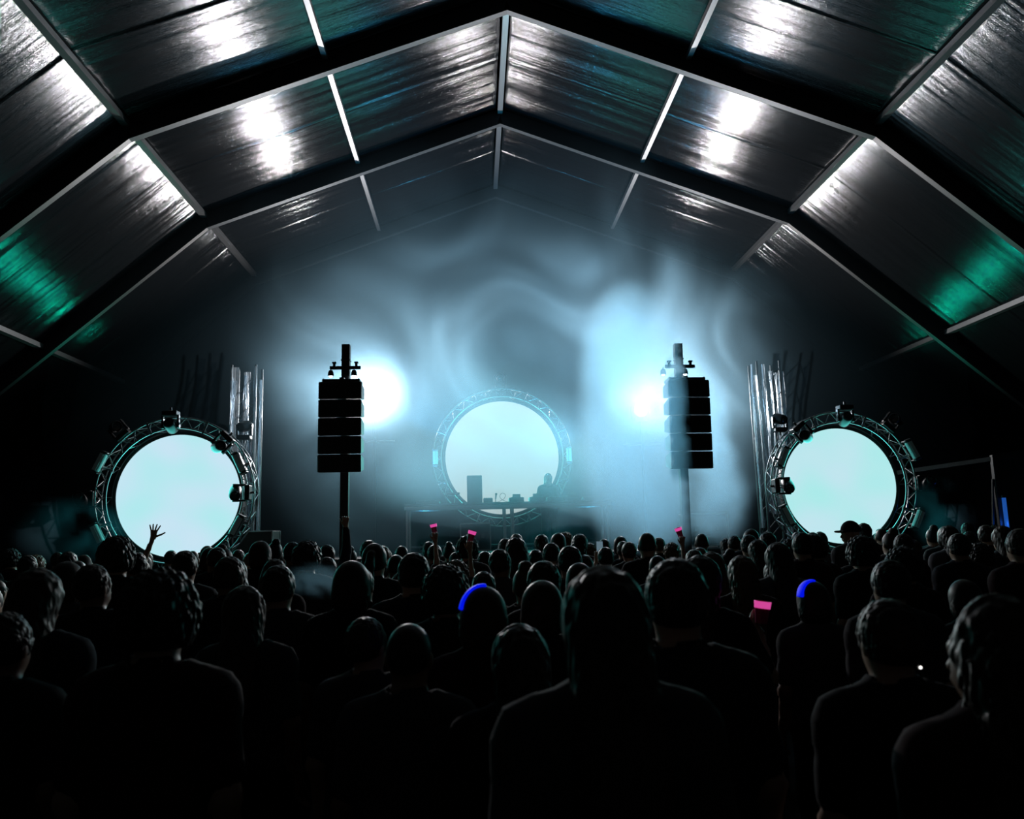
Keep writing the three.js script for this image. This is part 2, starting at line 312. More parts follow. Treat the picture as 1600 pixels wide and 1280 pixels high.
// unseen blue lamps on the stage floor, placed to tint the upper smoke
function wash(x, z, tx, power, label) {
  const f = thing('unseen_wash_lamp', label, 'stage lamp', [x, STAGE_Y, z], 0, 'unseen blue floor wash lamps');
  part('base', box(0.24, 0.05, 0.24, 0, 0.025, 0, 0.01), M.black, f);
  part('bracket', [box(0.02, 0.16, 0.06, -0.12, 0.12, 0), box(0.02, 0.16, 0.06, 0.12, 0.12, 0)], M.black, f);
  part('housing', (() => { const pr = [[0.001, 0.06], [0.07, 0.06], [0.1, 0.11], [0.105, 0.22], [0.095, 0.22], [0.09, 0.2]].map(([a, b]) => new THREE.Vector2(a, b)); return new THREE.LatheGeometry(pr, 24); })(), M.black, f);
  part('lens', new THREE.CircleGeometry(0.092, 24).rotateX(-Math.PI / 2).translate(0, 0.205, 0), screenMat(0.04, 0.4, 0.9, 1), f);
  const l = new THREE.SpotLight(lin(0.03, 0.33, 0.62), power, 0, 0.75, 0.8); l.position.set(0, 0.235, 0); l.target.position.set(tx, 4, 0.5); l.shadow.radius = 4; f.add(l, l.target);
}
// unseen teal lamps behind the side rings, placed to light the lower roof slopes
function unseenUplight(x, z, y, tx, tz, side) {
  const f = thing('unseen_teal_uplight', `unseen up-light placed to tint the roof slope teal, behind the ${side} ring`, 'stage lamp', [x, 0, z]);
  part('base', box(0.6, 0.03, 0.6, 0, 0.015, 0, 0.008), M.black, f); part('pole', tube(V(0, 0.03, 0), V(0, y - 0.1, 0), 0.025, 10), M.black, f);
  const pr = [[0.001, -0.1], [0.08, -0.1], [0.12, -0.02], [0.13, 0.08], [0.12, 0.08], [0.115, 0.06]].map(([q, w]) => new THREE.Vector2(q, w));
  part('housing', new THREE.LatheGeometry(pr, 24).translate(0, y, 0), M.black, f); part('lens', new THREE.CircleGeometry(0.115, 24).rotateX(-Math.PI / 2).translate(0, y + 0.065, 0), screenMat(0.0, 0.8, 0.6, 3), f);
  const l = new THREE.SpotLight(lin(0.0, 0.85, 0.60), GREEN_CD, 0, 0.62, 0.7); l.position.set(0, y + 0.09, 0); l.target.position.set(tx - x, 7, tz - z); l.shadow.radius = 6; f.add(l, l.target);
}
unseenUplight(-7.55, -19.9, 3.45, -9.0, -14.6, 'left'); unseenUplight(8.2, -19.9, 2.75, 9.4, -14.7, 'right');
wash(-1.9, -18.6, 0.4, WASH_CD, 'unseen blue floor lamp tinting the upper smoke, behind the left end of the desk'); wash(1.9, -18.6, -0.2, WASH_CD, 'unseen blue floor lamp tinting the upper smoke, behind the right end of the desk');

// ---------------------------------------------------------------- film-wrapped truss towers
const film = new THREE.MeshPhysicalMaterial({ color: lin(0.75, 0.85, 0.92), roughness: 0.3, transmission: 0.88, thickness: 0, side: THREE.DoubleSide });
function tower(x, z, h, side) {
  const t = thing('truss_tower', `slim truss tower behind the ${side} ring, wrapped in crinkled clear film`, 'tower', [x, 0, z]);
  const w = 0.24;
  for (const [a, b] of [[-1, -1], [1, -1], [1, 1], [-1, 1]]) part('chord', tube(V(a * w, 0.03, b * w), V(a * w, h, b * w), 0.025, 8), M.aluDull, t);
  part('base', box(0.8, 0.03, 0.8, 0, 0.015, 0, 0.008), M.black, t);
  for (let i = 0; i < Math.floor(h / 0.5); i++) { const y = 0.1 + i * 0.5; for (const b of [-1, 1]) { part('brace', tube(V(-w, y, b * w), V(w, y + 0.5, b * w), 0.01, 5), M.aluDull, t); part('brace', tube(V(b * w, y, -w), V(b * w, y + 0.5, w), 0.01, 5), M.aluDull, t); } }
  for (let k = 0; k < 7; k++) {                                      // narrow crinkled lengths of film hanging down the tower
    const wd = rr(0.10, 0.2), y0 = rr(1.3, 2.2), y1 = h - rr(0, 0.35), g = new THREE.PlaneGeometry(wd, y1 - y0, 14, 24), p = g.attributes.position, sd = rnd() * 50, sl = rr(-0.05, 0.05);
    for (let i = 0; i < p.count; i++) { const x = p.getX(i), y = p.getY(i); p.setZ(i, 0.035 * noise2(x * 22 + sd, y * 0.5) + 0.015 * noise2(x * 50, y + sd)); p.setX(i, x * (0.7 + 0.5 * noise2(y * 0.7, sd)) + sl * y); }
    g.computeVertexNormals(); part('plastic_film', g.rotateY(k < 5 ? rr(-0.5, 0.5) : Math.PI / 2).translate(k < 5 ? -0.24 + k * 0.12 : (k === 5 ? -0.28 : 0.28), (y0 + y1) / 2, k < 5 ? 0.29 : 0), film, t);
  }
  return t;
}
tower(5.42, -16.4, 5.25, 'right'); tower(-5.35, -16.4, 5.35, 'left');
movingHead([5.42, 3.95, -15.78], 0, [0.3, 0.5, 0], 'black moving head hung on the right film-wrapped tower');
movingHead([-5.2, 4.02, -15.78], 0, [0.3, -0.5, 0], 'black moving head hung on the left film-wrapped tower');

// ---------------------------------------------------------------- performer desk and what stands on it
const DZ = -17.6, DT = 2.50;
{
  const d = thing('performer_desk', 'long metal-framed desk on the stage in front of the middle screen', 'desk', [-0.03, STAGE_Y, DZ]);
  const h = DT - STAGE_Y;
  part('table_top', box(4.4, 0.05, 0.8, 0, h - 0.025, 0, 0.008), M.deskTop, d);
  part('front_rail', [box(4.4, 0.07, 0.04, 0, h - 0.09, 0.38, 0.006)], M.alu, d); part('rear_rail', [box(4.4, 0.07, 0.04, 0, h - 0.09, -0.38, 0.006)], M.alu, d);
  for (const x of [-2.15, -0.08, 0.09, 2.12]) for (const z of [-0.36, 0.36]) part('leg', box(0.05, h - 0.12, 0.05, x, (h - 0.12) / 2, z, 0.006), M.alu, d);
  part('foot_rail', [box(4.3, 0.04, 0.04, 0, 0.14, -0.36, 0.004)], M.aluDull, d);
}
{
  const m = thing('monitor_speaker', 'tall dark monitor speaker standing on the desk before the middle screen', 'speaker', [-0.74, DT, DZ - 0.05]);
  part('body', box(0.33, 0.60, 0.34, 0, 0.30, 0, 0.014), M.cabinet, m);
  part('woofer', (() => { const pr = [[0.001, 0.0], [0.05, 0.008], [0.11, 0.03], [0.125, 0.028]].map(([a, b]) => new THREE.Vector2(a, b)); return new THREE.LatheGeometry(pr, 32).rotateX(-Math.PI / 2).translate(0, 0.2, -0.17); })(), M.grille, m);
  part('tweeter', new THREE.SphereGeometry(0.04, 16, 10).translate(0, 0.46, -0.165), M.grille, m);
  part('foot', [box(0.3, 0.012, 0.3, 0, 0.006, 0)], M.black, m);
}
function deck(x, label) {
  const k = thing('media_deck', label, 'deck', [x, DT, DZ + 0.02], 0, 'decks on the desk');
  part('body', box(0.32, 0.10, 0.40, 0, 0.05, 0, 0.012), M.black, k);
  part('jog_wheel', [new THREE.CylinderGeometry(0.105, 0.11, 0.018, 40).translate(0, 0.109, -0.03), new THREE.CylinderGeometry(0.06, 0.06, 0.006, 30).translate(0, 0.121, -0.03)], M.aluDull, k);
  const sc = part('screen', box(0.17, 0.075, 0.012, 0, 0.135, 0.15, 0.003), M.blackGloss, k); sc.rotation.x = 0;
  for (let i = 0; i < 2; i++) part('button', new THREE.CylinderGeometry(0.018, 0.018, 0.012, 16).translate(-0.12, 0.104, -0.14 + i * 0.05), M.aluDull, k);
  part('pitch_fader', box(0.02, 0.016, 0.03, 0.13, 0.106, -0.06, 0.003), M.aluDull, k);
}
deck(0.16, 'black media deck on the desk right of the coiled cable'); deck(0.60, 'black media deck on the desk just left of the performer'); deck(1.36, 'black media deck on the desk right of the performer');
{
  const k = thing('mixer', 'flat black mixer on the desk in front of the performer', 'mixer', [1.0, DT, DZ + 0.02]);
  part('body', box(0.34, 0.09, 0.40, 0, 0.045, 0, 0.012), M.black, k);
  for (let i = 0; i < 4; i++) { for (let j = 0; j < 4; j++) part('knob', new THREE.CylinderGeometry(0.011, 0.012, 0.02, 12).translate(-0.11 + i * 0.073, 0.1, 0.15 - j * 0.055), M.aluDull, k); part('fader', box(0.022, 0.016, 0.012, -0.11 + i * 0.073, 0.098, -0.12 + 0.01 * i, 0.003), M.aluDull, k); }
}
{
  const k = thing('laptop_stand', 'small laptop stand with flat top left of the monitor speaker', 'stand', [-1.22, DT, DZ]);
  part('shelf', box(0.30, 0.025, 0.24, 0, 0.21, 0, 0.004), M.black, k);
  for (const s of [-1, 1]) part('leg', [bar(V(s * 0.12, 0.0, 0.1), V(s * 0.12, 0.2, -0.08), 0.016)], M.aluDull, k);
  part('base', box(0.28, 0.012, 0.26, 0, 0.006, 0, 0.003), M.black, k);
  const l = thing('laptop', 'closed slim laptop lying on the small stand', 'laptop', [-1.22, DT + 0.2235, DZ]);
  part('base', box(0.32, 0.010, 0.22, 0, 0.005, 0, 0.003), M.aluDull, l); part('lid', box(0.32, 0.008, 0.22, 0, 0.0145, 0, 0.003), M.aluDull, l);
}
{
  const k = thing('microphone', 'short microphone on a desk stand in front of the middle screen', 'microphone', [-0.29, DT, DZ + 0.1]);
  part('base', new THREE.CylinderGeometry(0.06, 0.065, 0.015, 24).translate(0, 0.0075, 0), M.black, k);
  part('stem', tube(V(0, 0.012, 0), V(0.0, 0.09, 0), 0.007, 8), M.black, k);
  part('body', tube(V(0, 0.08, 0), V(0.012, 0.17, 0.01), 0.012, 12, 0.016), M.black, k);
  part('head', new THREE.SphereGeometry(0.024, 16, 12).translate(0.014, 0.185, 0.012), M.grille, k);
  const c = thing('coiled_cable', 'thin loop of cable curling above the desk by the microphone', 'cable', [-0.2, DT, DZ + 0.1]);
  const pts = [[-0.08, 0.006, 0], [0.0, 0.03, 0.01], [0.1, 0.09, 0.02], [0.12, 0.17, 0.02], [0.05, 0.20, 0.01], [0.0, 0.14, 0.0], [0.04, 0.07, 0.0], [0.14, 0.02, 0.01], [0.24, 0.006, 0.02]].map((q) => V(...q));
  part('cable', new THREE.TubeGeometry(new THREE.CatmullRomCurve3(pts), 60, 0.005, 6), M.black, c);
}
for (const [x, w, h, label] of [[-1.75, 0.5, 0.07, 'flat effects box on the far left of the desk'], [1.82, 0.42, 0.08, 'flat effects box on the far right of the desk'], [-0.455, 0.2, 0.10, 'small black effects box right of the monitor speaker']]) {
  const k = thing('effects_box', label, 'box', [x, DT, DZ + 0.03]);
  part('body', box(w, h, 0.3, 0, h / 2, 0, 0.01), M.black, k);
  for (let i = 0; i < 4; i++) part('knob', new THREE.CylinderGeometry(0.012, 0.014, 0.018, 12).translate(-w * 0.35 + i * w * 0.23, h + 0.009, -0.05), M.aluDull, k);
}
function flightCase(name, label, x, z, y, w, h, dep, group) {
  const k = thing(name, label, 'case', [x, y, z], 0, group);
  part('body', box(w, h, dep, 0, h / 2 + 0.05, 0, 0.008), M.black, k);
  for (const sx of [-1, 1]) for (const sz of [-1, 1]) { part('edge_rail', box(0.025, h, 0.025, sx * w / 2, h / 2 + 0.05, sz * dep / 2, 0.003), M.alu, k); part('castor', new THREE.CylinderGeometry(0.03, 0.03, 0.025, 14).rotateZ(Math.PI / 2).translate(sx * (w / 2 - 0.07), 0.03, sz * (dep / 2 - 0.07)), M.black, k); }
  for (const yy of [0.05, h + 0.05]) for (const sz of [-1, 1]) part('edge_rail', box(w, 0.025, 0.025, 0, yy, sz * dep / 2, 0.003), M.alu, k);
  for (const sx of [-1, 1]) part('latch', box(0.07, 0.09, 0.014, sx * w * 0.25, h * 0.62, dep / 2 + 0.008, 0.004), M.aluDull, k);
  part('handle', [box(0.14, 0.07, 0.012, 0, h * 0.4, dep / 2 + 0.006, 0.004)], M.aluDull, k);
}
flightCase('rack_case', 'metal-edged rack case under the left half of the desk', -0.74, -17.3, STAGE_Y, 0.62, 0.56, 0.5);
flightCase('flight_case', 'dim flight case left of the stage near the left tower', -4.86, -15.55, 0, 0.72, 1.95, 0.6);
flightCase('flight_case', 'dim flight case on stage behind the right speaker mast', 3.85, -16.2, STAGE_Y, 0.85, 0.62, 0.5);
{
  const k = thing('amplifier_stack', 'dark stool-height amplifier at the left end under the desk', 'amplifier', [-1.62, STAGE_Y, DZ + 0.05]);
  part('body', box(0.09, 0.42, 0.3, 0, 0.21, 0, 0.01), M.alu, k); part('panel', box(0.07, 0.3, 0.01, 0, 0.24, 0.155, 0.003), M.black, k);
}
// open metal frame by the right wall with a blue tube lamp
{
  const k = thing('metal_frame', 'dark metal gate frame at far right beside the right screen', 'frame', [0, 0, 0]);
  part('post', box(0.09, 3.05, 0.09, 8.98, 1.525, -14.6, 0.008), M.black, k);
  part('post', box(0.09, 3.05, 0.09, 11.6, 1.525, -13.9, 0.008), M.black, k);
  part('top_beam', [bar(V(8.98, 3.0, -14.6), V(11.6, 3.05, -13.9), 0.08, 0.1)], M.black, k);
  part('side_beam', [bar(V(8.98, 2.98, -14.6), V(7.9, 2.85, -16.2), 0.06, 0.08)], M.black, k);
  part('brace', [tube(V(8.7, 0.05, -14.7), V(8.92, 2.6, -14.6), 0.02, 8)], M.black, k);
  const t = thing('tube_lamp', 'upright blue tube lamp on the gate frame at far right', 'tube lamp', [9.02, 1.30, -14.50]);
  part('tube', new THREE.CylinderGeometry(0.035, 0.035, 0.95, 14).translate(0, 0.475, 0), screenMat(0.01, 0.07, 0.32, 1), t);
  for (const y of [-0.02, 0.97]) part('end_cap', new THREE.CylinderGeometry(0.04, 0.04, 0.05, 14).translate(0, y, 0), M.black, t);
  part('bracket', box(0.03, 0.05, 0.08, 0, 0.45, -0.04), M.black, t);
  const l = new THREE.PointLight(lin(0.02, 0.15, 1), 0.4); l.position.set(0, 0.47, 0.06); l.shadow.radius = 4; t.add(l);
}
// crowd barrier in front of the stage
for (let i = 0; i < 5; i++) {
  const b = thing('crowd_barrier', ['leftmost', 'second from left', 'middle', 'second from right', 'rightmost'][i] + ' section of the metal crowd barrier before the stage', 'barrier', [-3.2 + i * 1.6, 0, -13.35], 0, 'crowd barrier before the stage');
  part('top_rail', tube(V(-0.76, 1.1, 0), V(0.76, 1.1, 0), 0.024, 8), M.aluDull, b); part('foot_plate', box(1.5, 0.02, 0.9, 0, 0.01, 0.2), M.aluDull, b);
  for (const s of [-1, 1]) part('post', tube(V(s * 0.76, 0.02, 0), V(s * 0.76, 1.1, 0), 0.024, 8), M.aluDull, b);
  part('panel', box(1.46, 0.9, 0.012, 0, 0.55, 0), M.aluDull, b);
  for (const s of [-1, 1]) part('brace', tube(V(s * 0.7, 0.9, 0), V(s * 0.7, 0.03, -0.22), 0.018, 6), M.aluDull, b);
}

// ---------------------------------------------------------------- people: distance fields meshed by surface nets
function nets(sdf, lo, hi, h, keep) {
  const n = [0, 1, 2].map((i) => Math.max(2, Math.ceil((hi[i] - lo[i]) / h) + 1)), [nx, ny, nz] = n, val = new Float32Array(nx * ny * nz), id = new Int32Array(nx * ny * nz).fill(-1);
  for (let k = 0, p = 0; k < nz; k++) for (let j = 0; j < ny; j++) for (let i = 0; i < nx; i++, p++) val[p] = sdf(lo[0] + i * h, lo[1] + j * h, lo[2] + k * h);
  const P = [], I = [], sx = 1, sy = nx, sz = nx * ny, corner = [0, sx, sy, sx + sy, sz, sx + sz, sy + sz, sx + sy + sz], edges = [[0, 1], [2, 3], [4, 5], [6, 7], [0, 2], [1, 3], [4, 6], [5, 7], [0, 4], [1, 5], [2, 6], [3, 7]];
  for (let k = 0; k < nz - 1; k++) for (let j = 0; j < ny - 1; j++) for (let i = 0; i < nx - 1; i++) {
    const b = i + j * sy + k * sz; let neg = 0; for (const c of corner) if (val[b + c] < 0) neg++;
    if (neg === 0 || neg === 8) continue;
    let x = 0, y = 0, z = 0, m = 0;
    for (const [a, c] of edges) { const u = val[b + corner[a]], v = val[b + corner[c]]; if ((u < 0) === (v < 0)) continue; const t = u / (u - v), ax = a & 1, ay = (a >> 1) & 1, az = a >> 2; x += ax + t * ((c & 1) - ax); y += ay + t * (((c >> 1) & 1) - ay); z += az + t * ((c >> 2) - az); m++; }
    id[b] = P.length / 3; P.push(lo[0] + (i + x / m) * h, lo[1] + (j + y / m) * h, lo[2] + (k + z / m) * h);
  }
  const quad = (a, b, c, d, flip) => { if (a < 0 || b < 0 || c < 0 || d < 0) return; flip ? I.push(a, c, b, a, d, c) : I.push(a, b, c, a, c, d); };
  for (let k = 1; k < nz - 1; k++) for (let j = 1; j < ny - 1; j++) for (let i = 1; i < nx - 1; i++) {
    const b = i + j * sy + k * sz, s = val[b] < 0;
    if (s !== val[b + sx] < 0) quad(id[b], id[b - sy], id[b - sy - sz], id[b - sz], s);
    if (s !== val[b + sy] < 0) quad(id[b], id[b - sz], id[b - sx - sz], id[b - sx], s);
    if (s !== val[b + sz] < 0) quad(id[b], id[b - sx], id[b - sx - sy], id[b - sy], s);
  }
  const N = new Float32Array(P.length), e = h * 0.6;
  for (let i = 0; i < P.length; i += 3) {
    const [x, y, z] = [P[i], P[i + 1], P[i + 2]]; let a = sdf(x + e, y, z) - sdf(x - e, y, z), b = sdf(x, y + e, z) - sdf(x, y - e, z), c = sdf(x, y, z + e) - sdf(x, y, z - e); const l = Math.hypot(a, b, c) || 1;
    N[i] = a / l; N[i + 1] = b / l; N[i + 2] = c / l;
  }
  // wind the triangles with their normals
  for (let t = 0; t < I.length; t += 3) {
    const [a, b, c] = [I[t] * 3, I[t + 1] * 3, I[t + 2] * 3], ux = P[b] - P[a], uy = P[b + 1] - P[a + 1], uz = P[b + 2] - P[a + 2], vx = P[c] - P[a], vy = P[c + 1] - P[a + 1], vz = P[c + 2] - P[a + 2];
    if ((uy * vz - uz * vy) * N[a] + (uz * vx - ux * vz) * N[a + 1] + (ux * vy - uy * vx) * N[a + 2] < 0) { const q = I[t + 1]; I[t + 1] = I[t + 2]; I[t + 2] = q; }
  }
  const g = new THREE.BufferGeometry(); g.setAttribute('position', new THREE.Float32BufferAttribute(P, 3)); g.setAttribute('normal', new THREE.BufferAttribute(N, 3)); g.setIndex(I); return g;
}
const smin = (a, b, k) => { const h = Math.max(k - Math.abs(a - b), 0) / k; return Math.min(a, b) - h * h * k * 0.25; };
function cap(x, y, z, a, b, ra, rb) {                                // tapered capsule
  const bx = b[0] - a[0], by = b[1] - a[1], bz = b[2] - a[2], t = Math.min(1, Math.max(0, ((x - a[0]) * bx + (y - a[1]) * by + (z - a[2]) * bz) / (bx * bx + by * by + bz * bz || 1e-9)));
  return Math.hypot(x - a[0] - bx * t, y - a[1] - by * t, z - a[2] - bz * t) - (ra + (rb - ra) * t);
}
const ell = (x, y, z, c, r) => { const a = (x - c[0]) / r[0], b = (y - c[1]) / r[1], d = (z - c[2]) / r[2], k = Math.hypot(a, b, d), q = Math.hypot(a / r[0], b / r[1], d / r[2]); return q < 1e-9 ? -Math.min(...r) : k * (k - 1) / q; };
const mix3 = (a, b, t) => [a[0] + (b[0] - a[0]) * t, a[1] + (b[1] - a[1]) * t, a[2] + (b[2] - a[2]) * t];
// the figure faces -z, feet at y = 0, 1.75 m tall; arms: [elbow, wrist, palm direction, spread] for each side
function figure(o) {
  const sh = o.shoulder ?? 0.172 * (0.4 + 0.6 * (o.build ?? 1)), hip = 0.095, b = o.build ?? 1;
  const S = [[-sh, 1.405, 0.01], [sh, 1.405, 0.01]], E = o.elbow, W = o.wrist;
  const hands = [0, 1].map((i) => {
    const f = V(...o.hand[i].dir).normalize(), side = V(...o.hand[i].thumb).normalize(), nrm = V().crossVectors(f, side).normalize(), w = V(...W[i]), sp = o.hand[i].spread, cu = o.hand[i].curl, bones = [];
    const at3 = (u, v, q) => w.clone().addScaledVector(f, u).addScaledVector(side, v).addScaledVector(nrm, q).toArray();
    const palmA = at3(0.02, 0, 0), palmB = at3(0.075, 0, 0);
    bones.push([at3(0.01, 0.012, 0), at3(0.085, 0.026, 0), 0.02, 0.015], [at3(0.01, -0.010, 0), at3(0.08, -0.026, 0), 0.019, 0.014], [palmA, palmB, 0.02, 0.016]);
    const len = [0.072, 0.082, 0.076, 0.060];
    for (let k = 0; k < 4; k++) {
      const v0 = 0.032 - k * 0.021, fan = (1.5 - k) * 0.16 * sp, a = at3(0.082, v0, 0), L = len[k];
      const m = at3(0.082 + L * 0.5 * Math.cos(cu * 0.5), v0 + Math.sin(fan) * L * 0.5, Math.sin(cu * 0.5) * L * 0.5), e = at3(0.082 + L * (0.5 * Math.cos(cu * 0.5) + 0.5 * Math.cos(cu * 1.3)), v0 + Math.sin(fan) * L, L * 0.5 * (Math.sin(cu * 0.5) + Math.sin(cu * 1.3)));
      bones.push([a, m, 0.0095, 0.0088], [m, e, 0.0088, 0.0075]);
    }
    const t0 = at3(0.025, 0.03, 0.004), t1 = at3(0.055, 0.052 + 0.018 * sp, 0.010 * cu + 0.004), t2 = at3(0.085, 0.062 + 0.034 * sp, 0.022 * cu + 0.004);
    bones.push([t0, t1, 0.013, 0.0105], [t1, t2, 0.0105, 0.008]);
    return bones;
  });
  const handD = (i, x, y, z) => { let d = 9; for (const [a, c, r, q] of hands[i]) d = Math.min(d, cap(x, y, z, a, c, r, q)); return d; };
  const tilt = o.tilt ?? 0, turn = o.turn ?? 0, ct = Math.cos(tilt), st = Math.sin(tilt), cy = Math.cos(turn), sy = Math.sin(turn), HC = [0, 1.545, 0];
  const toHead = (x, y, z) => { const a = x - HC[0], q = y - HC[1], c = z - HC[2], a2 = cy * a + sy * c, c2 = -sy * a + cy * c; return [ct * a2 + st * q, -st * a2 + ct * q, c2]; };
  const head = (x, y, z) => {                                        // head in its own axes, origin at the top of the neck
    [x, y, z] = toHead(x, y, z);
    let d = ell(x, y, z, [0, 0.102, 0.006], [0.076, 0.104, 0.096]);
    d = smin(d, ell(x, y, z, [0, 0.032, -0.03], [0.055, 0.062, 0.066]), 0.04);
    d = smin(d, cap(x, y, z, [0, 0.088, -0.088], [0, 0.052, -0.107], 0.009, 0.015), 0.015);     // nose
    d = smin(d, cap(x, y, z, [-0.03, 0.10, -0.082], [0.03, 0.10, -0.082], 0.012, 0.012), 0.02); // brow
    d = smin(d, cap(x, y, z, [-0.02, 0.022, -0.088], [0.02, 0.022, -0.088], 0.008, 0.008), 0.014); // lips
    d = Math.max(d, -ell(Math.abs(x), y, z, [0.031, 0.083, -0.097], [0.014, 0.009, 0.012]) * 0.7);
    d = smin(d, ell(Math.abs(x), y, z, [0.031, 0.083, -0.079], [0.012, 0.011, 0.012]), 0.004);  // eyes
    return smin(d, ell(Math.abs(x), y, z, [0.080, 0.078, 0.012], [0.011, 0.032, 0.020]), 0.012);   // ears
  };
  const torso = (x, y, z) => {
    const q = z * 1.22;
    let d = cap(x, y, q, [-0.10 * b, 1.34, 0], [0.10 * b, 1.34, 0], 0.108 * b, 0.108 * b);
    d = smin(d, cap(x, y, q, [-0.06 * b, 1.12, 0], [0.06 * b, 1.12, 0], 0.112 * b, 0.112 * b), 0.12);
    d = smin(d, cap(x, y, q, [-0.075, 0.95, 0.0], [0.075, 0.95, 0.0], 0.118 * b, 0.118 * b), 0.1);
    for (let i = 0; i < 2; i++) d = smin(d, cap(x, y, z, [0, 1.47, 0.02], S[i], 0.06, 0.062), 0.05);
    return d * 0.9;
  };
  const arms = (x, y, z, k = 0) => { let d = 9; for (let i = 0; i < 2; i++) d = Math.min(d, smin(cap(x, y, z, S[i], E[i], 0.056 * b, 0.043), cap(x, y, z, E[i], W[i], 0.042, 0.028), 0.03)); return d - k; };
  const legs = (x, y, z) => { let d = 9; for (const s of [-1, 1]) { let l = smin(cap(x, y, z, [s * hip, 0.92, 0], [s * 0.105, 0.50, -0.015], 0.088 * b, 0.058), cap(x, y, z, [s * 0.105, 0.50, -0.015], [s * 0.11, 0.09, 0.02], 0.056, 0.040), 0.05); l = smin(l, cap(x, y, z, [s * 0.11, 0.045, 0.03], [s * 0.125, 0.035, -0.15], 0.042, 0.035), 0.04); d = Math.min(d, l); } return d; };
  const neck = (x, y, z) => cap(x, y, z, [0, 1.44, 0.025], [0, 1.585, 0.005], 0.062, 0.055);
  const all = (x, y, z) => { let d = smin(torso(x, y, z), legs(x, y, z), 0.06); d = smin(d, arms(x, y, z), 0.05); d = smin(d, neck(x, y, z), 0.04); if (y > 1.40) d = smin(d, head(x, y, z), 0.03); for (let i = 0; i < 2; i++) d = smin(d, handD(i, x, y, z), 0.012); return d; };
  return { all, head, toHead, torso, arms, legs, neck, handD, S, E, W, HC, hands };
}
function bounds(points, pad) { const lo = [9, 9, 9], hi = [-9, -9, -9]; for (const p of points) for (let i = 0; i < 3; i++) { lo[i] = Math.min(lo[i], p[i] - pad); hi[i] = Math.max(hi[i], p[i] + pad); } return [lo, hi]; }
const joined = (list) => { const P = [], N = [], I = []; for (const g of list) { const s = P.length / 3; P.push(...g.attributes.position.array); N.push(...g.attributes.normal.array); for (const i of g.index.array) I.push(i + s); } const g = new THREE.BufferGeometry(); g.setAttribute('position', new THREE.Float32BufferAttribute(P, 3)); g.setAttribute('normal', new THREE.Float32BufferAttribute(N, 3)); g.setIndex(I); return g; };
const DOWN = { dir: [0, -1, -0.15], thumb: [0, -0.1, -1], spread: 0.2, curl: 0.7 };
const ARMS = {
  down: { elbow: [[-0.235, 1.13, 0.03], [0.235, 1.13, 0.03]], wrist: [[-0.24, 0.88, -0.05], [0.24, 0.88, -0.05]], hand: [DOWN, DOWN] },
  folded: { elbow: [[-0.245, 1.14, -0.03], [0.245, 1.14, -0.03]], wrist: [[0.02, 1.10, -0.21], [-0.02, 1.16, -0.22]], hand: [{ dir: [1, 0.1, -0.1], thumb: [0, 1, 0], spread: 0.2, curl: 0.5 }, { dir: [-1, 0.1, 0], thumb: [0, 1, 0], spread: 0.2, curl: 0.5 }] },
  leftUp: { elbow: [[-0.24, 1.62, -0.12], [0.235, 1.13, 0.03]], wrist: [[-0.17, 1.86, -0.13], [0.24, 0.88, -0.05]], hand: [{ dir: [0.05, 1, 0], thumb: [1, 0, 0], spread: 0.4, curl: 0.6 }, DOWN] },
  wave: { elbow: [[-0.235, 1.13, 0.03], [0.235, 1.66, -0.06]], wrist: [[-0.24, 0.88, -0.05], [0.335, 1.925, -0.06]], hand: [DOWN, { dir: [0.10, 1, 0.02], thumb: [1, -0.2, 0], spread: 1.9, curl: 0.12 }] },
  fist: { elbow: [[-0.235, 1.13, 0.03], [0.215, 1.70, -0.05]], wrist: [[-0.24, 0.88, -0.05], [0.20, 1.97, -0.06]], hand: [DOWN, { dir: [0, 1, -0.05], thumb: [-1, 0, 0], spread: 0.1, curl: 1.5 }] },
  hold: { elbow: [[-0.235, 1.13, 0.03], [0.27, 1.18, -0.10]], wrist: [[-0.24, 0.88, -0.05], [0.20, 1.36, -0.26]], hand: [DOWN, { dir: [-0.5, 0.6, -0.5], thumb: [-0.2, 0.8, 0.5], spread: 0.2, curl: 1.3 }] },
  phone: { elbow: [[-0.25, 1.26, -0.16], [0.25, 1.26, -0.16]], wrist: [[-0.05, 1.60, -0.36], [0.05, 1.60, -0.36]], hand: [{ dir: [0.2, 1, -0.1], thumb: [1, 0.2, 0], spread: 0.2, curl: 0.9 }, { dir: [-0.2, 1, -0.1], thumb: [-1, 0.2, 0], spread: 0.2, curl: 0.9 }] },
  decks: { elbow: [[-0.26, 1.15, -0.03], [0.27, 1.16, -0.05]], wrist: [[-0.17, 1.12, -0.29], [0.33, 1.12, -0.27]], hand: [{ dir: [0.1, -0.15, -1], thumb: [1, 0, 0], spread: 0.5, curl: 0.5 }, { dir: [0.1, -0.15, -1], thumb: [-1, 0, 0], spread: 0.5, curl: 0.5 }] },
};
const hairNoise = (x, y, z, s) => noise3(x * s, y * s * 0.5, z * s);
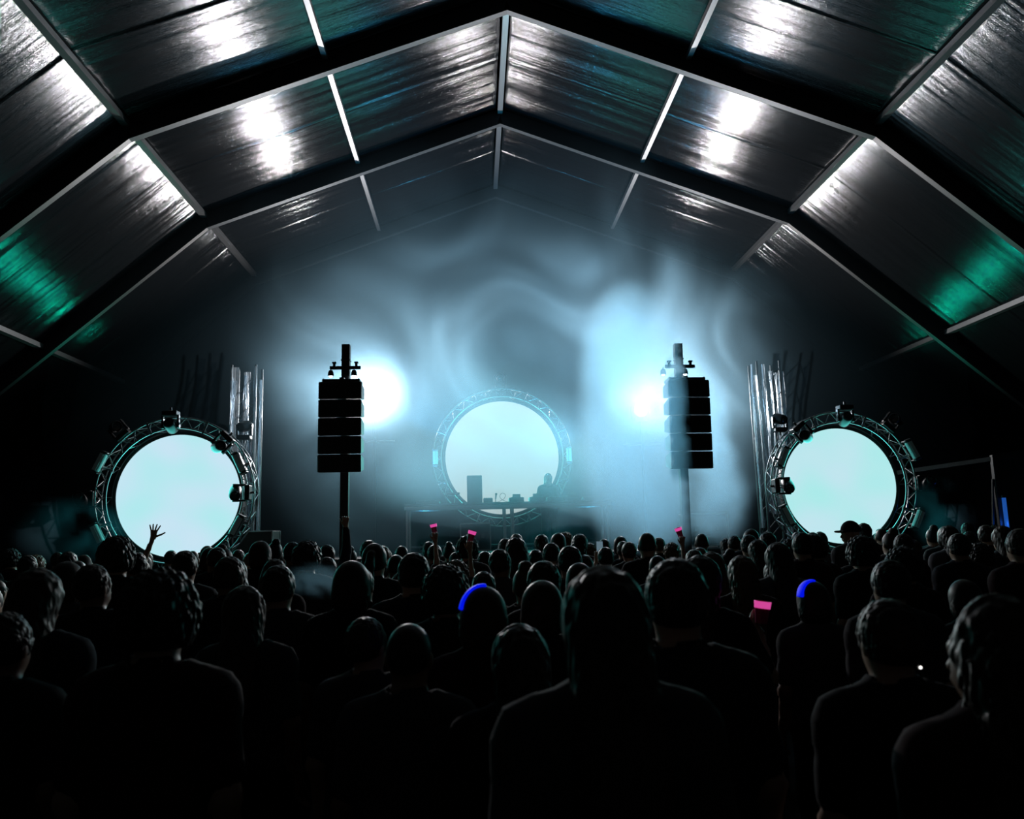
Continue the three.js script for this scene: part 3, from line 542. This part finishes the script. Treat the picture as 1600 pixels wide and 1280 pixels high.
// hair in head axes: style gives the shell thickness and what hangs down
function hairField(fig, style) {
  return (x, y, z) => {
    const [hx, hy, hz] = fig.toHead(x, y, z);
    let d = ell(hx, hy, hz, [0, 0.112, 0.014], [0.086, 0.106, 0.102]);
    const front = hz + 0.052 - 0.32 * Math.max(0, hy - 0.10);        // keeps the face clear
    if (style === 'short') d = Math.max(d - 0.006 - 0.004 * hairNoise(x, y, z, 38) - 0.003 * hairNoise(x, y, z, 90), 0.035 - hy + 0.1 * Math.min(0, -hz), -front);
    if (style === 'crop') d = Math.max(d + 0.004, 0.05 - hy - 0.2 * Math.max(0, hz), -front);
    if (style === 'curly') d = Math.max(d - 0.032 - 0.014 * hairNoise(x, y, z, 34), 0.01 - hy, -front - 0.02);
    if (style === 'bun') d = Math.min(Math.max(d - 0.003, 0.03 - hy - 0.2 * Math.max(0, hz), -front), ell(hx, hy, hz, [0, 0.22, 0.045], [0.05, 0.045, 0.05]) - 0.004 * hairNoise(x, y, z, 70));
    if (style === 'pony') { d = Math.max(d - 0.003, 0.03 - hy - 0.2 * Math.max(0, hz), -front); d = smin(d, cap(hx, hy, hz, [0, 0.14, 0.115], [0, 0.06, 0.16], 0.03, 0.034), 0.02); d = smin(d, cap(hx, hy, hz, [0, 0.06, 0.16], [0.01, -0.20, 0.135], 0.034, 0.012) - 0.004 * hairNoise(x, y, z, 50), 0.02); }
    if (style === 'long' || style === 'wavy') {
      d = Math.max(d - 0.012 - 0.005 * hairNoise(x, y, z, 30), -0.02 - hy, -front);
      const w = style === 'wavy' ? 0.014 : 0.006, yy = y - 1.40;
      let fall = cap(x, y, z * 0.9, [0, 1.60, 0.045], [0, 1.27, 0.105], 0.092, 0.105);
      fall = Math.max(fall, -(z - (-0.005 + 0.10 * Math.max(0, 1.55 - y))), 1.22 + 0.02 * hairNoise(x, 0, z, 60) - y);
      d = smin(d, fall - w * hairNoise(x, y * 0.6, z, 48), 0.03);
    }
    if (style === 'bob') { d = Math.max(d - 0.012, -0.01 - hy, -front); d = smin(d, Math.max(ell(hx, hy, hz, [0, 0.04, 0.03], [0.105, 0.10, 0.09]), -0.045 - hy, -(hz + 0.03)) - 0.004 * hairNoise(x, y, z, 60), 0.03); }
    return d;
  };
}
const HAIRS = [mat(0.010, 0.008, 0.007, 0.5, { specularIntensity: 0.8, sheen: 0.12, sheenColor: lin(0.35, 0.25, 0.18), sheenRoughness: 0.3 }), mat(0.030, 0.016, 0.010, 0.5, { specularIntensity: 0.8, sheen: 0.15, sheenColor: lin(0.5, 0.3, 0.18), sheenRoughness: 0.3 }), mat(0.10, 0.060, 0.030, 0.5, { specularIntensity: 0.8, sheen: 0.15, sheenColor: lin(0.7, 0.5, 0.3), sheenRoughness: 0.3 })];
const SKINS = [mat(0.42, 0.26, 0.18, 0.5), mat(0.20, 0.11, 0.07, 0.48)];
const CLOTH = [[0.012, 0.012, 0.014], [0.02, 0.022, 0.03], [0.05, 0.05, 0.055], [0.03, 0.012, 0.014], [0.10, 0.10, 0.11], [0.012, 0.02, 0.022]].map((c) => mat(...c, 0.9, { specularIntensity: 0.25, sheen: 0.04, sheenColor: lin(0.3, 0.3, 0.3), sheenRoughness: 0.4 }));
const TROUSER = [mat(0.012, 0.013, 0.018, 0.9, { specularIntensity: 0.25 }), mat(0.03, 0.035, 0.05, 0.9, { specularIntensity: 0.25 })], SHOE = mat(0.02, 0.02, 0.02, 0.5);
const geoCache = new Map();
const cached = (key, make) => { if (!geoCache.has(key)) geoCache.set(key, make()); return geoCache.get(key); };
// one person; geometry is shared between people of the same pose, hair and headgear
function person(o) {
  const key = `${o.arms}|${o.tilt ?? 0}|${o.turn ?? 0}|${o.build ?? 1}`, fine = o.fine ? 0.7 : 1, fig = cached('fig' + key, () => figure({ ...ARMS[o.arms], tilt: o.tilt, turn: o.turn, build: o.build }));
  const p = thing('person', o.label, 'person', o.pos, o.face ?? 0, o.group);
  p.scale.setScalar(o.height / 1.755);
  part('body', cached('body' + key + fine, () => {
    const cutHead = (x, y, z) => Math.max(fig.all(x, y, z), 1.515 - y), cutBody = (x, y, z) => { let d = Math.max(fig.all(x, y, z), Math.hypot(x, z) < 0.16 ? y - 1.525 : -9); return d; };
    const list = [];
    const reach = bounds([[-0.3, 0.0, -0.2], [0.3, 1.5, 0.2], ...fig.E, ...fig.W], 0.07);
    list.push(nets(cutBody, reach[0].map((v, i) => (i === 1 ? -0.04 : v)), reach[1], 0.031));
    list.push(nets(cutHead, [-0.13, 1.49, -0.15], [0.13, 1.80, 0.15], 0.011 * fine));
    for (let i = 0; i < 2; i++) { const bb = bounds(fig.hands[i].flatMap((q) => [q[0], q[1]]), 0.025); list.push(nets((x, y, z) => smin(fig.handD(i, x, y, z), cap(x, y, z, mix3(fig.E[i], fig.W[i], 0.8), fig.W[i], 0.031, 0.028), 0.015), bb[0], bb[1], o.fineHand ? 0.005 : 0.009)); }
    return joined(list);
  }), SKINS[o.skin ?? 0], p);
  part('shirt', cached('shirt' + key + (o.sleeve ?? 0), () => {
    const lim = o.sleeve ? 0.98 : 0.75;
    const f = (x, y, z) => { let a = 9; for (let i = 0; i < 2; i++) { const e = o.sleeve ? Math.min(cap(x, y, z, fig.S[i], fig.E[i], 0.075, 0.062), cap(x, y, z, fig.E[i], mix3(fig.E[i], fig.W[i], 0.85), 0.060, 0.046)) : cap(x, y, z, fig.S[i], mix3(fig.S[i], fig.E[i], lim), 0.074, 0.066); a = Math.min(a, e); } let d = smin(fig.torso(x, y, z) - 0.022, a, 0.05); d = Math.max(d, 0.86 - y, -cap(x, y, z, [0, 1.50, 0], [0, 1.62, -0.01], 0.066, 0.075)); return d + 0.004 * noise3(x * 13, y * 13, z * 13); };
    const bb = bounds([[-0.26, 0.86, -0.17], [0.26, 1.5, 0.17], ...fig.S, ...fig.E, ...(o.sleeve ? fig.W : [])], 0.10); bb[0][1] = 0.80;
    return nets(f, bb[0], bb[1], 0.032);
  }), CLOTH[o.shirt ?? 0], p);
  part('trousers', cached('trousers' + (o.build ?? 1), () => nets((x, y, z) => Math.max(smin(fig.legs(x, y, z) - 0.018, Math.max(fig.torso(x, y, z) - 0.014, y - 0.98), 0.05), 0.10 - y, y - 0.98), [-0.28, 0.05, -0.2], [0.28, 1.03, 0.22], 0.036)), TROUSER[(o.shirt ?? 0) % 2], p);
  part('shoes', cached('shoes', () => nets((x, y, z) => { let d = 9; for (const s of [-1, 1]) d = Math.min(d, Math.max(smin(cap(x, y, z, [s * 0.11, 0.05, 0.03], [s * 0.127, 0.045, -0.15], 0.055, 0.048), cap(x, y, z, [s * 0.11, 0.06, 0.02], [s * 0.11, 0.12, 0.02], 0.055, 0.052), 0.03), 0.0 - y)); return d; }, [-0.2, -0.02, -0.23], [0.2, 0.2, 0.12], 0.026)), SHOE, p);
  if (o.hair !== 'none') part('hair', cached('hair' + key + o.hair + fine, () => { const hf = hairField(fig, o.hair); return nets(hf, [-0.17, o.hair === 'long' || o.hair === 'wavy' ? 1.18 : o.hair === 'pony' ? 1.3 : 1.47, -0.17], [0.17, 1.87, 0.25], 0.0118 * fine); }), HAIRS[o.tone ?? 0], p);
  if (o.cap) {
    part('cap', cached('cap' + key, () => nets((x, y, z) => { const [hx, hy, hz] = fig.toHead(x, y, z); let d = Math.max(ell(hx, hy, hz, [0, 0.12, 0.008], [0.094, 0.115, 0.112]), 0.105 - hy); return Math.min(d, Math.max(ell(hx, hy, hz, [0, 0.112, -0.11], [0.085, 0.014, 0.10]), hz + 0.03)); }, [-0.14, 1.55, -0.26], [0.14, 1.84, 0.16], 0.010)), CLOTH[0], p);
  }
  if (o.band) part('headband', cached('band' + key, () => nets((x, y, z) => { const [hx, hy, hz] = fig.toHead(x, y, z); const r = Math.max(ell(hx, hy, hz, [0, 0.112, 0.014], [0.107, 0.127, 0.123]), -ell(hx, hy, hz, [0, 0.112, 0.014], [0.088, 0.108, 0.104])); return Math.max(r, Math.abs(hz * 0.75 - 0.01 + 0.2 * (hy - 0.2)) - 0.026, 0.135 - hy, hx - 0.015); }, [-0.15, 1.62, -0.15], [0.15, 1.84, 0.17], 0.008)), o.band, p);
  return p;
}

// ---------------------------------------------------------------- the crowd
const blueBand = screenMat(0.0, 0.006, 0.75, 1.0);
const PEOPLE = [                                                      // x, z, height, hair, hair tone, details, label
  [-0.47, -1.86, 1.75, 'long', 1, { fine: 1 }, 'large long-haired person seen from behind, nearest the camera right of centre'],
  [-0.17, -2.4, 1.75, 'short', 0, { fine: 1, shirt: 1 }, 'short-haired person just right of the nearest long-haired person'],
  [-0.98, -2.75, 1.56, 'crop', 0, { fine: 1 }, 'close-cropped person low in the foreground left of centre'],
  [-1.19, -3.35, 1.52, 'short', 1, { fine: 1, turn: 0.35, tilt: 0.08, build: 0.9 }, 'person half hidden left of the close-cropped foreground head'],
  [0.43, -2.35, 1.62, 'short', 1, { fine: 1, shirt: 0 }, 'short-haired person in the right foreground beside the tiny white light'],
  [0.37, -1.78, 1.67, 'wavy', 1, { fine: 1, build: 0.9, tilt: -0.1, turn: -0.3 }, 'person with loose wavy hair at the lower right corner'],
  [-1.72, -2.56, 1.73, 'curly', 0, { fine: 1 }, 'person with big curly hair before the left screen'],
  [-1.78, -3.75, 1.63, 'long', 1, { build: 0.9, tilt: 0.08, turn: 0.35 }, 'long-haired person right of the big curly head'],
  [-0.73, -3.22, 1.63, 'bob', 1, { fine: 1, build: 0.9, band: 1 }, 'person with a glowing blue headband left of centre'],
  [-0.48, -3.65, 1.62, 'bob', 1, { build: 0.9, tilt: -0.1, turn: -0.3 }, 'bob-haired person right of the blue headband'],
  [-0.63, -2.5, 1.56, 'long', 0, { fine: 1, build: 0.9 }, 'dark long-haired person below the bob-haired one at centre'],
  [-0.9, -3.95, 1.67, 'curly', 0, {  }, 'curly-haired person just left of the blue headband'],
  [-1.4, -4.3, 1.71, 'bob', 1, { build: 0.9 }, 'bob-haired person below the left speaker mast'],
  [-1.81, -4.45, 1.7, 'short', 0, { shirt: 2 }, 'square-shouldered person beside the little smoke puff'],
  [-1.11, -4.7, 1.74, 'short', 0, { shirt: 1 }, 'tall short-haired person in the crowd left of centre'],
  [-2.57, -3.5, 1.74, 'long', 1, { build: 0.9 }, 'long-haired person near the left edge'],
  [-2.41, -3.0, 1.61, 'short', 0, { fine: 1 }, 'person cut off by the left edge'],
  [-3.31, -5.95, 1.86, 'curly', 0, {  }, 'tall person overlapping the lower left rim of the left screen'],
  [-2.84, -4.6, 1.73, 'short', 1, { tilt: 0.08, turn: 0.35, build: 0.9 }, 'person below the lower left of the left screen'],
  [-3.28, -5.2, 1.73, 'bob', 1, { build: 0.9 }, 'bob-haired person left of the left screen'],
  [3.76, -9.6, 1.86, 'none', 0, { cap: 1, turn: -1.35 }, 'person in a peaked cap outlined against the right screen'],
  [4.46, -10.7, 1.84, 'short', 0, {  }, 'person close behind the peaked cap before the right screen'],
  [2.56, -7.85, 1.72, 'curly', 0, {  }, 'curly-haired person against the lower left of the right screen'],
  [2.18, -7.2, 1.77, 'short', 0, {  }, 'person under the left rim of the right screen'],
  [3.44, -6.9, 1.73, 'short', 0, { shirt: 1 }, 'tall person between the right screen and the blue tube lamp'],
  [3.16, -5.7, 1.77, 'short', 1, {  }, 'tall person at the right edge'],
  [2.02, -5.2, 1.66, 'curly', 0, {  }, 'person with round curly hair below the right rim of the right screen'],
  [-0.45, -5.0, 1.63, 'bun', 2, { build: 0.9 }, 'fair person with a bun near the centre of the crowd'],
  [-0.06, -5.5, 1.62, 'bob', 1, { build: 0.9 }, 'bob-haired person just left of the nearest long-haired head'],
  [-0.05, -6.1, 1.73, 'short', 0, {  }, 'short-haired person below the right half of the desk'],
  [0.92, -5.75, 1.66, 'long', 2, { build: 0.9 }, 'fair long-haired person below the right speaker mast'],
  [0.94, -5.15, 1.65, 'wavy', 2, { build: 0.9 }, 'fair wavy-haired person right of the right speaker mast'],
  [2.05, -8.0, 1.7, 'long', 1, { build: 0.9 }, 'long-haired person left of the right screen'],
  [1.46, -5.9, 1.71, 'long', 1, {  }, 'tall long-haired person between right mast and right screen'],
  [1.25, -3.9, 1.66, 'short', 0, {  }, 'person standing behind the right foreground head'],
  [1.07, -4.4, 1.53, 'bob', 0, { build: 0.9, band: 1 }, 'person with a small blue glowing clip at right'],
  [-2.95, -6.3, 1.77, 'short', 0, {  }, 'person under the bottom of the left screen'],
  [-2.26, -5.1, 1.74, 'short', 1, {  }, 'person below the lower right rim of the left screen'],
  [-2.18, -7.0, 1.79, 'curly', 0, {  }, 'curly-haired person left of the left speaker mast'],
  [-1.49, -6.0, 1.79, 'pony', 1, { build: 0.9 }, 'person with a ponytail just right of the left mast'],
];
const placed = [];
let turnN = 0;
const POSES = [{ arms: 'down' }, { arms: 'down', tilt: 0.08, turn: 0.35, build: 0.9 }, { arms: 'down', tilt: -0.1, turn: -0.3 }, { arms: 'folded', build: 0.9 }];
for (const [x, z, h, hair, tone, o, label] of PEOPLE) {
  person({ arms: 'down', ...o, fine: !!o.fine, band: o.band ? blueBand : undefined, hair, tone, height: h, pos: [x, 0, z], face: 0.25 * (rnd() - 0.5) + Math.atan2(x, 20 + z) * 0.3, shirt: o.shirt ?? Math.floor(rnd() * 6), skin: rnd() < 0.3 ? 1 : 0, label });
  placed.push([x, z]);
}
// people with raised or busy hands
const pinkCup = mat(0.75, 0.10, 0.30, 0.35, { transmission: 0.3, thickness: 0 }), pinkGlow = new THREE.MeshStandardMaterial({ color: lin(0.6, 0.05, 0.25), roughness: 0.4, emissive: lin(0.62, 0.06, 0.30), emissiveIntensity: 1 });   // glow put into the rims to brighten the pink cups
function cup(x, y, z, label, tilt = 0) {
  const c = thing('plastic_cup', label, 'cup', [x, y, z]); c.rotation.z = tilt;
  part('wall', (() => { const pr = [[0.001, 0.0], [0.028, 0.0], [0.040, 0.105], [0.0415, 0.108], [0.039, 0.107], [0.027, 0.004], [0.001, 0.004]].map(([a, b]) => new THREE.Vector2(a, b)); return new THREE.LatheGeometry(pr, 28); })(), pinkCup, c);
  part('glow_rim', new THREE.CylinderGeometry(0.0418, 0.0385, 0.034, 28, 1, true).translate(0, 0.09, 0), pinkGlow, c);
  return c;
}
const special = (o) => { placed.push([o.pos[0], o.pos[2]]); return person(o); };
special({ arms: 'wave', hair: 'short', tone: 0, height: 1.73, pos: [-4.79, 0, -9.5], shirt: 0, fineHand: true, label: 'person waving an open hand before the left screen' });
special({ arms: 'fist', hair: 'short', tone: 0, height: 1.76, pos: [-2.46, 0, -9.5], shirt: 1, sleeve: true, label: 'person raising a fist in front of the left speaker mast' });
special({ arms: 'fist', hair: 'bob', tone: 1, height: 1.58, pos: [-1.40, 0, -9.5], shirt: 0, build: 0.9, label: 'person lifting a pink cup below the left end of the desk' });
cup(-1.222, 1.868, -9.60, 'pink cup lifted above the heads below the left end of the desk', 0.2);
special({ arms: 'fist', hair: 'short', tone: 0, height: 1.50, pos: [-0.98, 0, -8.0], shirt: 3, label: 'person lifting a pink cup below the rack case' });
cup(-0.81, 1.775, -8.09, 'pink cup lifted above the heads below the rack case', -0.3);
special({ arms: 'fist', hair: 'long', tone: 1, height: 1.48, pos: [1.40, 0, -9.0], shirt: 3, build: 0.9, label: 'person lifting a pink cup left of the right speaker mast' });
cup(1.568, 1.752, -9.09, 'pink cup lifted above the heads left of the right speaker mast', 0.3);
special({ arms: 'hold', hair: 'wavy', tone: 1, height: 1.70, pos: [0.34, 0, -3.93], face: -0.6, shirt: 0, build: 0.9, label: 'person holding the big pink cup in the right half of the crowd' });
cup(0.645, 1.375, -4.02, 'big bright pink cup held at chest height in the right half', -0.15);
special({ arms: 'phone', hair: 'short', tone: 0, height: 1.66, pos: [0.63, 0, -8.65], shirt: 1, label: 'person filming with a phone below the right end of the desk' });
{
  const p = thing('phone', 'phone held up with a lit screen below the right end of the desk', 'phone', [0.63, 1.655, -9.03]); p.rotation.x = -0.1;
  part('body', box(0.078, 0.155, 0.009, 0, 0, 0, 0.004), M.black, p); part('screen', box(0.070, 0.145, 0.001, 0, 0, 0.0052), screenMat(0.10, 0.16, 0.20, 1), p); part('camera', box(0.02, 0.03, 0.003, 0.022, 0.055, -0.006), M.blackGloss, p);
}
{
  const p = thing('pocket_torch', 'tiny white light hanging on the person at lower right', 'torch', [0.43, 1.463, -2.185]);
  part('body', tube(V(0, 0, -0.05), V(0, 0, -0.004), 0.006, 10), M.black, p); part('bulb', new THREE.SphereGeometry(0.0035, 12, 8), screenMat(1, 0.97, 0.92, 3), p);
}
// the rest of the packed crowd
const HS = ['short', 'short', 'crop', 'bob', 'long', 'short', 'curly', 'pony', 'wavy', 'bun', 'short', 'long'];
const pose = POSES.length, rest = [];
for (let tries = 0; tries < 9000 && rest.length < CROWD; tries++) {
  const z = -Math.sqrt(rr(4.3 * 4.3, 12.2 * 12.2)), lim = -z * 0.70 + 0.3, x = -0.758 - z * 0.05 + rr(-lim, lim);
  if (placed.some(([a, b]) => Math.hypot(a - x, b - z) < 0.60)) continue;
  const side = (x + 0.758) / -z;
  if (z < -8 && side > 0.432 && side < 0.478) continue;               // the gap in the crowd left of the peaked cap
  placed.push([x, z]); rest.push([x, z]);
}
// each is described by what it stands next to
const MARKS = [['the waving person', -4.79, -9.5], ['the raised fist', -2.46, -9.5], ['the peaked cap', 3.72, -9.6], ['the filming person', 0.63, -8.65], ['the big curly head', -1.72, -2.56], ['the blue headband', -0.73, -3.22], ['the nearest person', -0.47, -1.86], ['the fair bun', -0.45, -5.0], ['the big pink cup', 0.34, -3.93], ['the right edge person', 3.16, -5.7], ['the fair long-haired person', 0.92, -5.75], ['the round curly head', 2.02, -5.2], ['the ponytail', -1.49, -6.0], ['the left speaker mast', -3.09, -14.2], ['the right speaker mast', 3.06, -14.2], ['the left ring', -6.0, -14.6], ['the right ring', 6.0, -14.6], ['the desk', 0, -15.2], ['the left rim person', -3.31, -5.95], ['the gate frame', 9.0, -14.6], ['the leftmost pink cup', -1.4, -9.5]];
const LOOK = { short: 'short-haired', crop: 'close-cropped', bob: 'bob-haired', long: 'long-haired', curly: 'curly-haired', pony: 'ponytailed', wavy: 'wavy-haired', bun: 'bun-haired' }, used = new Map(), NTH = ['', 'second ', 'third ', 'fourth ', 'fifth ', 'sixth ', 'seventh ', 'eighth '];
rest.sort((p, q) => q[1] - p[1]);
for (const [x, z] of rest) {
  const ps = POSES[Math.floor(rnd() * pose)], far = -z > 7.5, hair = HS[Math.floor(rnd() * HS.length)];
  const h = Math.min(1.86, Math.max(1.5, 1.665 + (rnd() + rnd() + rnd() - 1.5) * 0.11 + (far ? 0.045 : -0.045)));
  let best = null;
  for (const [name, a, b] of MARKS) { const d = Math.hypot((a + 0.758) / b - (x + 0.758) / z, 0.02 * (b - z)); if (!best || d < best[0]) best = [d, name, a, b]; }
  const sx = (x + 0.758) / -z - (best[2] + 0.758) / -best[3], dz = best[3] - z;
  const rel = (dz > 0.9 ? 'farther back than ' : dz < -0.9 ? 'nearer than ' : 'level with ') + best[1] + (sx < -0.012 ? ', to its left' : sx > 0.012 ? ', to its right' : '');
  const key = `${LOOK[hair]} ${rel}`, n = used.get(key) ?? 0; used.set(key, n + 1);
  const label = `${NTH[Math.min(n, 7)]}dark ${LOOK[hair]} person ${rel}`;
  person({ ...ps, hair, tone: Math.floor(rnd() * 2.3), height: h, pos: [x, 0, z], face: rr(-0.3, 0.3) - Math.atan2(x, 18 + z) * 0.2, shirt: Math.floor(rnd() * 6), skin: rnd() < 0.3 ? 1 : 0, label, group: 'packed crowd' });
}
// the performer
person({ arms: 'decks', hair: 'long', tone: 0, height: 1.70, pos: [0.93, STAGE_Y, DZ - 0.66], face: Math.PI, tilt: 0.06, turn: 0.2, build: 0.9, shirt: 0, skin: 0, label: 'long-haired performer standing behind the desk before the middle screen' });
// ---------------------------------------------------------------- smoke and haze put into translucent veils stacked in depth, density as vertex alpha
function fbm(x, y, z) { return 0.64 * noise3(x, y, z) + 0.25 * noise3(x * 2.1 + 7, y * 2.1, z * 2.1) + 0.11 * noise3(x * 4.3, y * 4.3 + 3, z * 4.3); }
const smooth = (a, b, x) => { const t = Math.min(1, Math.max(0, (x - a) / (b - a))); return t * t * (3 - 2 * t); };
const blob = (x, y, z, cx, cy, cz, rx, ry, rz) => Math.max(0, 1 - ((x - cx) / rx) ** 2 - ((y - cy) / ry) ** 2 - ((z - cz) / rz) ** 2) ** 1.6;
const smokeMat = new THREE.MeshPhysicalMaterial({ color: lin(0.42, 0.74, 0.93), roughness: 1, specularIntensity: 0, transmission: 1, thickness: 0, side: THREE.DoubleSide, transparent: true, vertexColors: true, depthWrite: false });
function veils(name, label, lo, hi, nz, step, thick, density) {
  const P = [], N = [], C = [], I = [], nx = Math.ceil((hi[0] - lo[0]) / step), ny = Math.ceil((hi[1] - lo[1]) / step), dz = (hi[2] - lo[2]) / nz;
  for (let k = 0; k < nz; k++) {
    const start = P.length / 3, A = [];
    const zc = lo[2] + dz * (k + 0.5);
    const depth = (x, y) => zc + dz * 0.6 * noise3(x * 0.25, y * 0.25, k * 3.7);
    for (let j = 0; j <= ny; j++) for (let i = 0; i <= nx; i++) {
      const x = lo[0] + i * step, y = lo[1] + j * step, z = depth(x, y);
      const n = V(0, 0, 1);
      const rim = Math.min(1, i / 4, (nx - i) / 4, j / 4, (ny - j) / 4);
      const a = 0.235 * (1 - Math.exp(-thick * dz * density(x, y, z) / 0.235)) * rim;   // each veil stays thin
      P.push(x, y, z); N.push(n.x, n.y, n.z); C.push(1, 1, 1, a); A.push(a);
    }
    for (let j = 0; j < ny; j++) for (let i = 0; i < nx; i++) {
      const p = j * (nx + 1) + i, q = p + nx + 1;
      if (Math.max(A[p], A[p + 1], A[q], A[q + 1]) < 0.0006) continue;
      I.push(start + p, start + p + 1, start + q, start + p + 1, start + q + 1, start + q);
    }
  }
  const g = new THREE.BufferGeometry(); g.setAttribute('position', new THREE.Float32BufferAttribute(P, 3)); g.setAttribute('normal', new THREE.Float32BufferAttribute(N, 3)); g.setAttribute('color', new THREE.Float32BufferAttribute(C, 4)); g.setIndex(I);
    const m = part(name, g, smokeMat, scene); m.userData = { label, category: 'smoke', kind: 'stuff' }; return m;
}
// stage cloud: densest at the lamps for halo, dome between, thinned upward to dim
veils('stage_smoke', 'blue-white smoke and haze billowing over the stage between the speaker columns', [-9.6, 0.9, -17.7], [9.6, 10.9, -15.1], 2, 0.11, 0.20, (x, y, z) => {
  const up = 1 - 0.8 * smooth(4.0, 8.6, y);
  const e = 0.6 * up * blob(x, y, z, 0.2, 5.2, -16.8, 6.2, 5.4, 4.5) + 0.35 * blob(x, y, z, -2.5, 4.4, -16.8, 2.8, 3.6, 4) + 0.35 * blob(x, y, z, 2.9, 4.2, -16.8, 2.8, 4.0, 4) + 1.5 * blob(x, y, z, 0, 3.0, -16.4, 3.4, 1.4, 4)
    + 1.2 * blob(x, y, z, -2.75, 4.45, -17.0, 1.4, 1.6, 3) + 1.2 * blob(x, y, z, 3.0, 4.35, -17.0, 1.4, 1.7, 3);
  const w = 0.9 * noise3(x * 0.22, y * 0.2, 2.2), haze = 0.08 * Math.exp(-((x / 4.8) ** 2) - ((y - 4.6) / 3.2) ** 2);
  return haze + e * 0.62 * Math.exp(1.9 * fbm(x * 0.30 + 3 + w, y * 0.17 - 3 - 0.4 * w, z * 0.22));
});
// smoke veils set before the two white lamps to spread their glow
for (const [i, q, side] of [[0, LAMP_L, 'left'], [1, LAMP_R, 'right']]) veils(i ? 'lamp_glow_smoke_001' : 'lamp_glow_smoke', `smoke veils placed to spread the white glow of the ${side} stage lamp`, [q.x - 1.6, q.y - 1.6, -19.5], [q.x + 1.7, q.y + 1.5, -18.7], 2, 0.08, 0.45, (x, y, z) => Math.exp(-(((x - q.x * 0.96) / 0.62) ** 2) - ((y - q.y + 0.1) / 0.62) ** 2) * (1 + 0.5 * fbm(x, y, z)));
// plume drifting past the right speaker column, nearer the crowd
veils('drifting_smoke', 'pale smoke plume drifting across the left half of the right speaker column', [1.0, 1.4, -13.95], [3.4, 6.4, -13.3], 5, 0.07, 9, (x, y, z) => {
  const edge = 2.93 + 0.07 * noise2(y * 1.3, 4.4) + 0.03 * noise2(y * 4, 1.4);
  const e = blob(x, y, z, 2.1, 3.7, -13.6, 1.3, 2.6, 3) * (1 - smooth(edge - 0.12, edge + 0.02, x));
  return 0.42 * e * Math.exp(1.5 * fbm(x * 0.6, y * 0.45, z));
});
veils('low_smoke', 'white smoke puff rolling low between the right speaker mast and the right ring', [2.9, 1.3, -15.2], [4.9, 5.2, -14.7], 4, 0.07, 4.0, (x, y, z) => {
  const e = blob(x, y, z, 3.75, 2.55, -15, 0.75, 1.15, 2) + 0.7 * blob(x, y, z, 3.6, 3.9, -15, 0.6, 1.2, 2);
  return 0.42 * e * Math.exp(1.9 * fbm(x * 0.9 + 5, y * 0.7, z));
});
veils('smoke_wisp', 'faint teal smoke wisp beside the lower left of the left ring', [-8.6, 1.3, -14.0], [-6.3, 2.9, -13.6], 1, 0.08, 0.7, (x, y, z) => 0.5 * blob(x, y, z, -7.5, 2.05, -13.8, 1.0, 0.6, 2) * smooth(0.0, 0.8, 0.5 + 0.9 * fbm(x, y, z)));
veils('smoke_wisp_001', 'faint teal smoke wisp low on the right of the right ring', [6.9, 1.2, -14.0], [8.4, 2.9, -13.6], 1, 0.08, 0.7, (x, y, z) => 0.5 * blob(x, y, z, 7.5, 1.95, -13.8, 0.7, 0.7, 2) * smooth(0.0, 0.8, 0.5 + 0.9 * fbm(x, y, z)));
veils('breath_puff', 'small blue puff of breath smoke over the crowd left of centre', [-2.0, 1.42, -4.9], [-1.25, 1.80, -4.7], 1, 0.025, 2.5, (x, y, z) => blob(x, y, z, -1.63, 1.61, -4.8, 0.26, 0.10, 2) * smooth(0.1, 0.8, 0.5 + 0.9 * fbm(x * 5, y * 7, z)));
scene.traverse((o) => { if (o.isMesh) { o.castShadow = o.receiveShadow = true; } });
renderer.render(scene, camera);
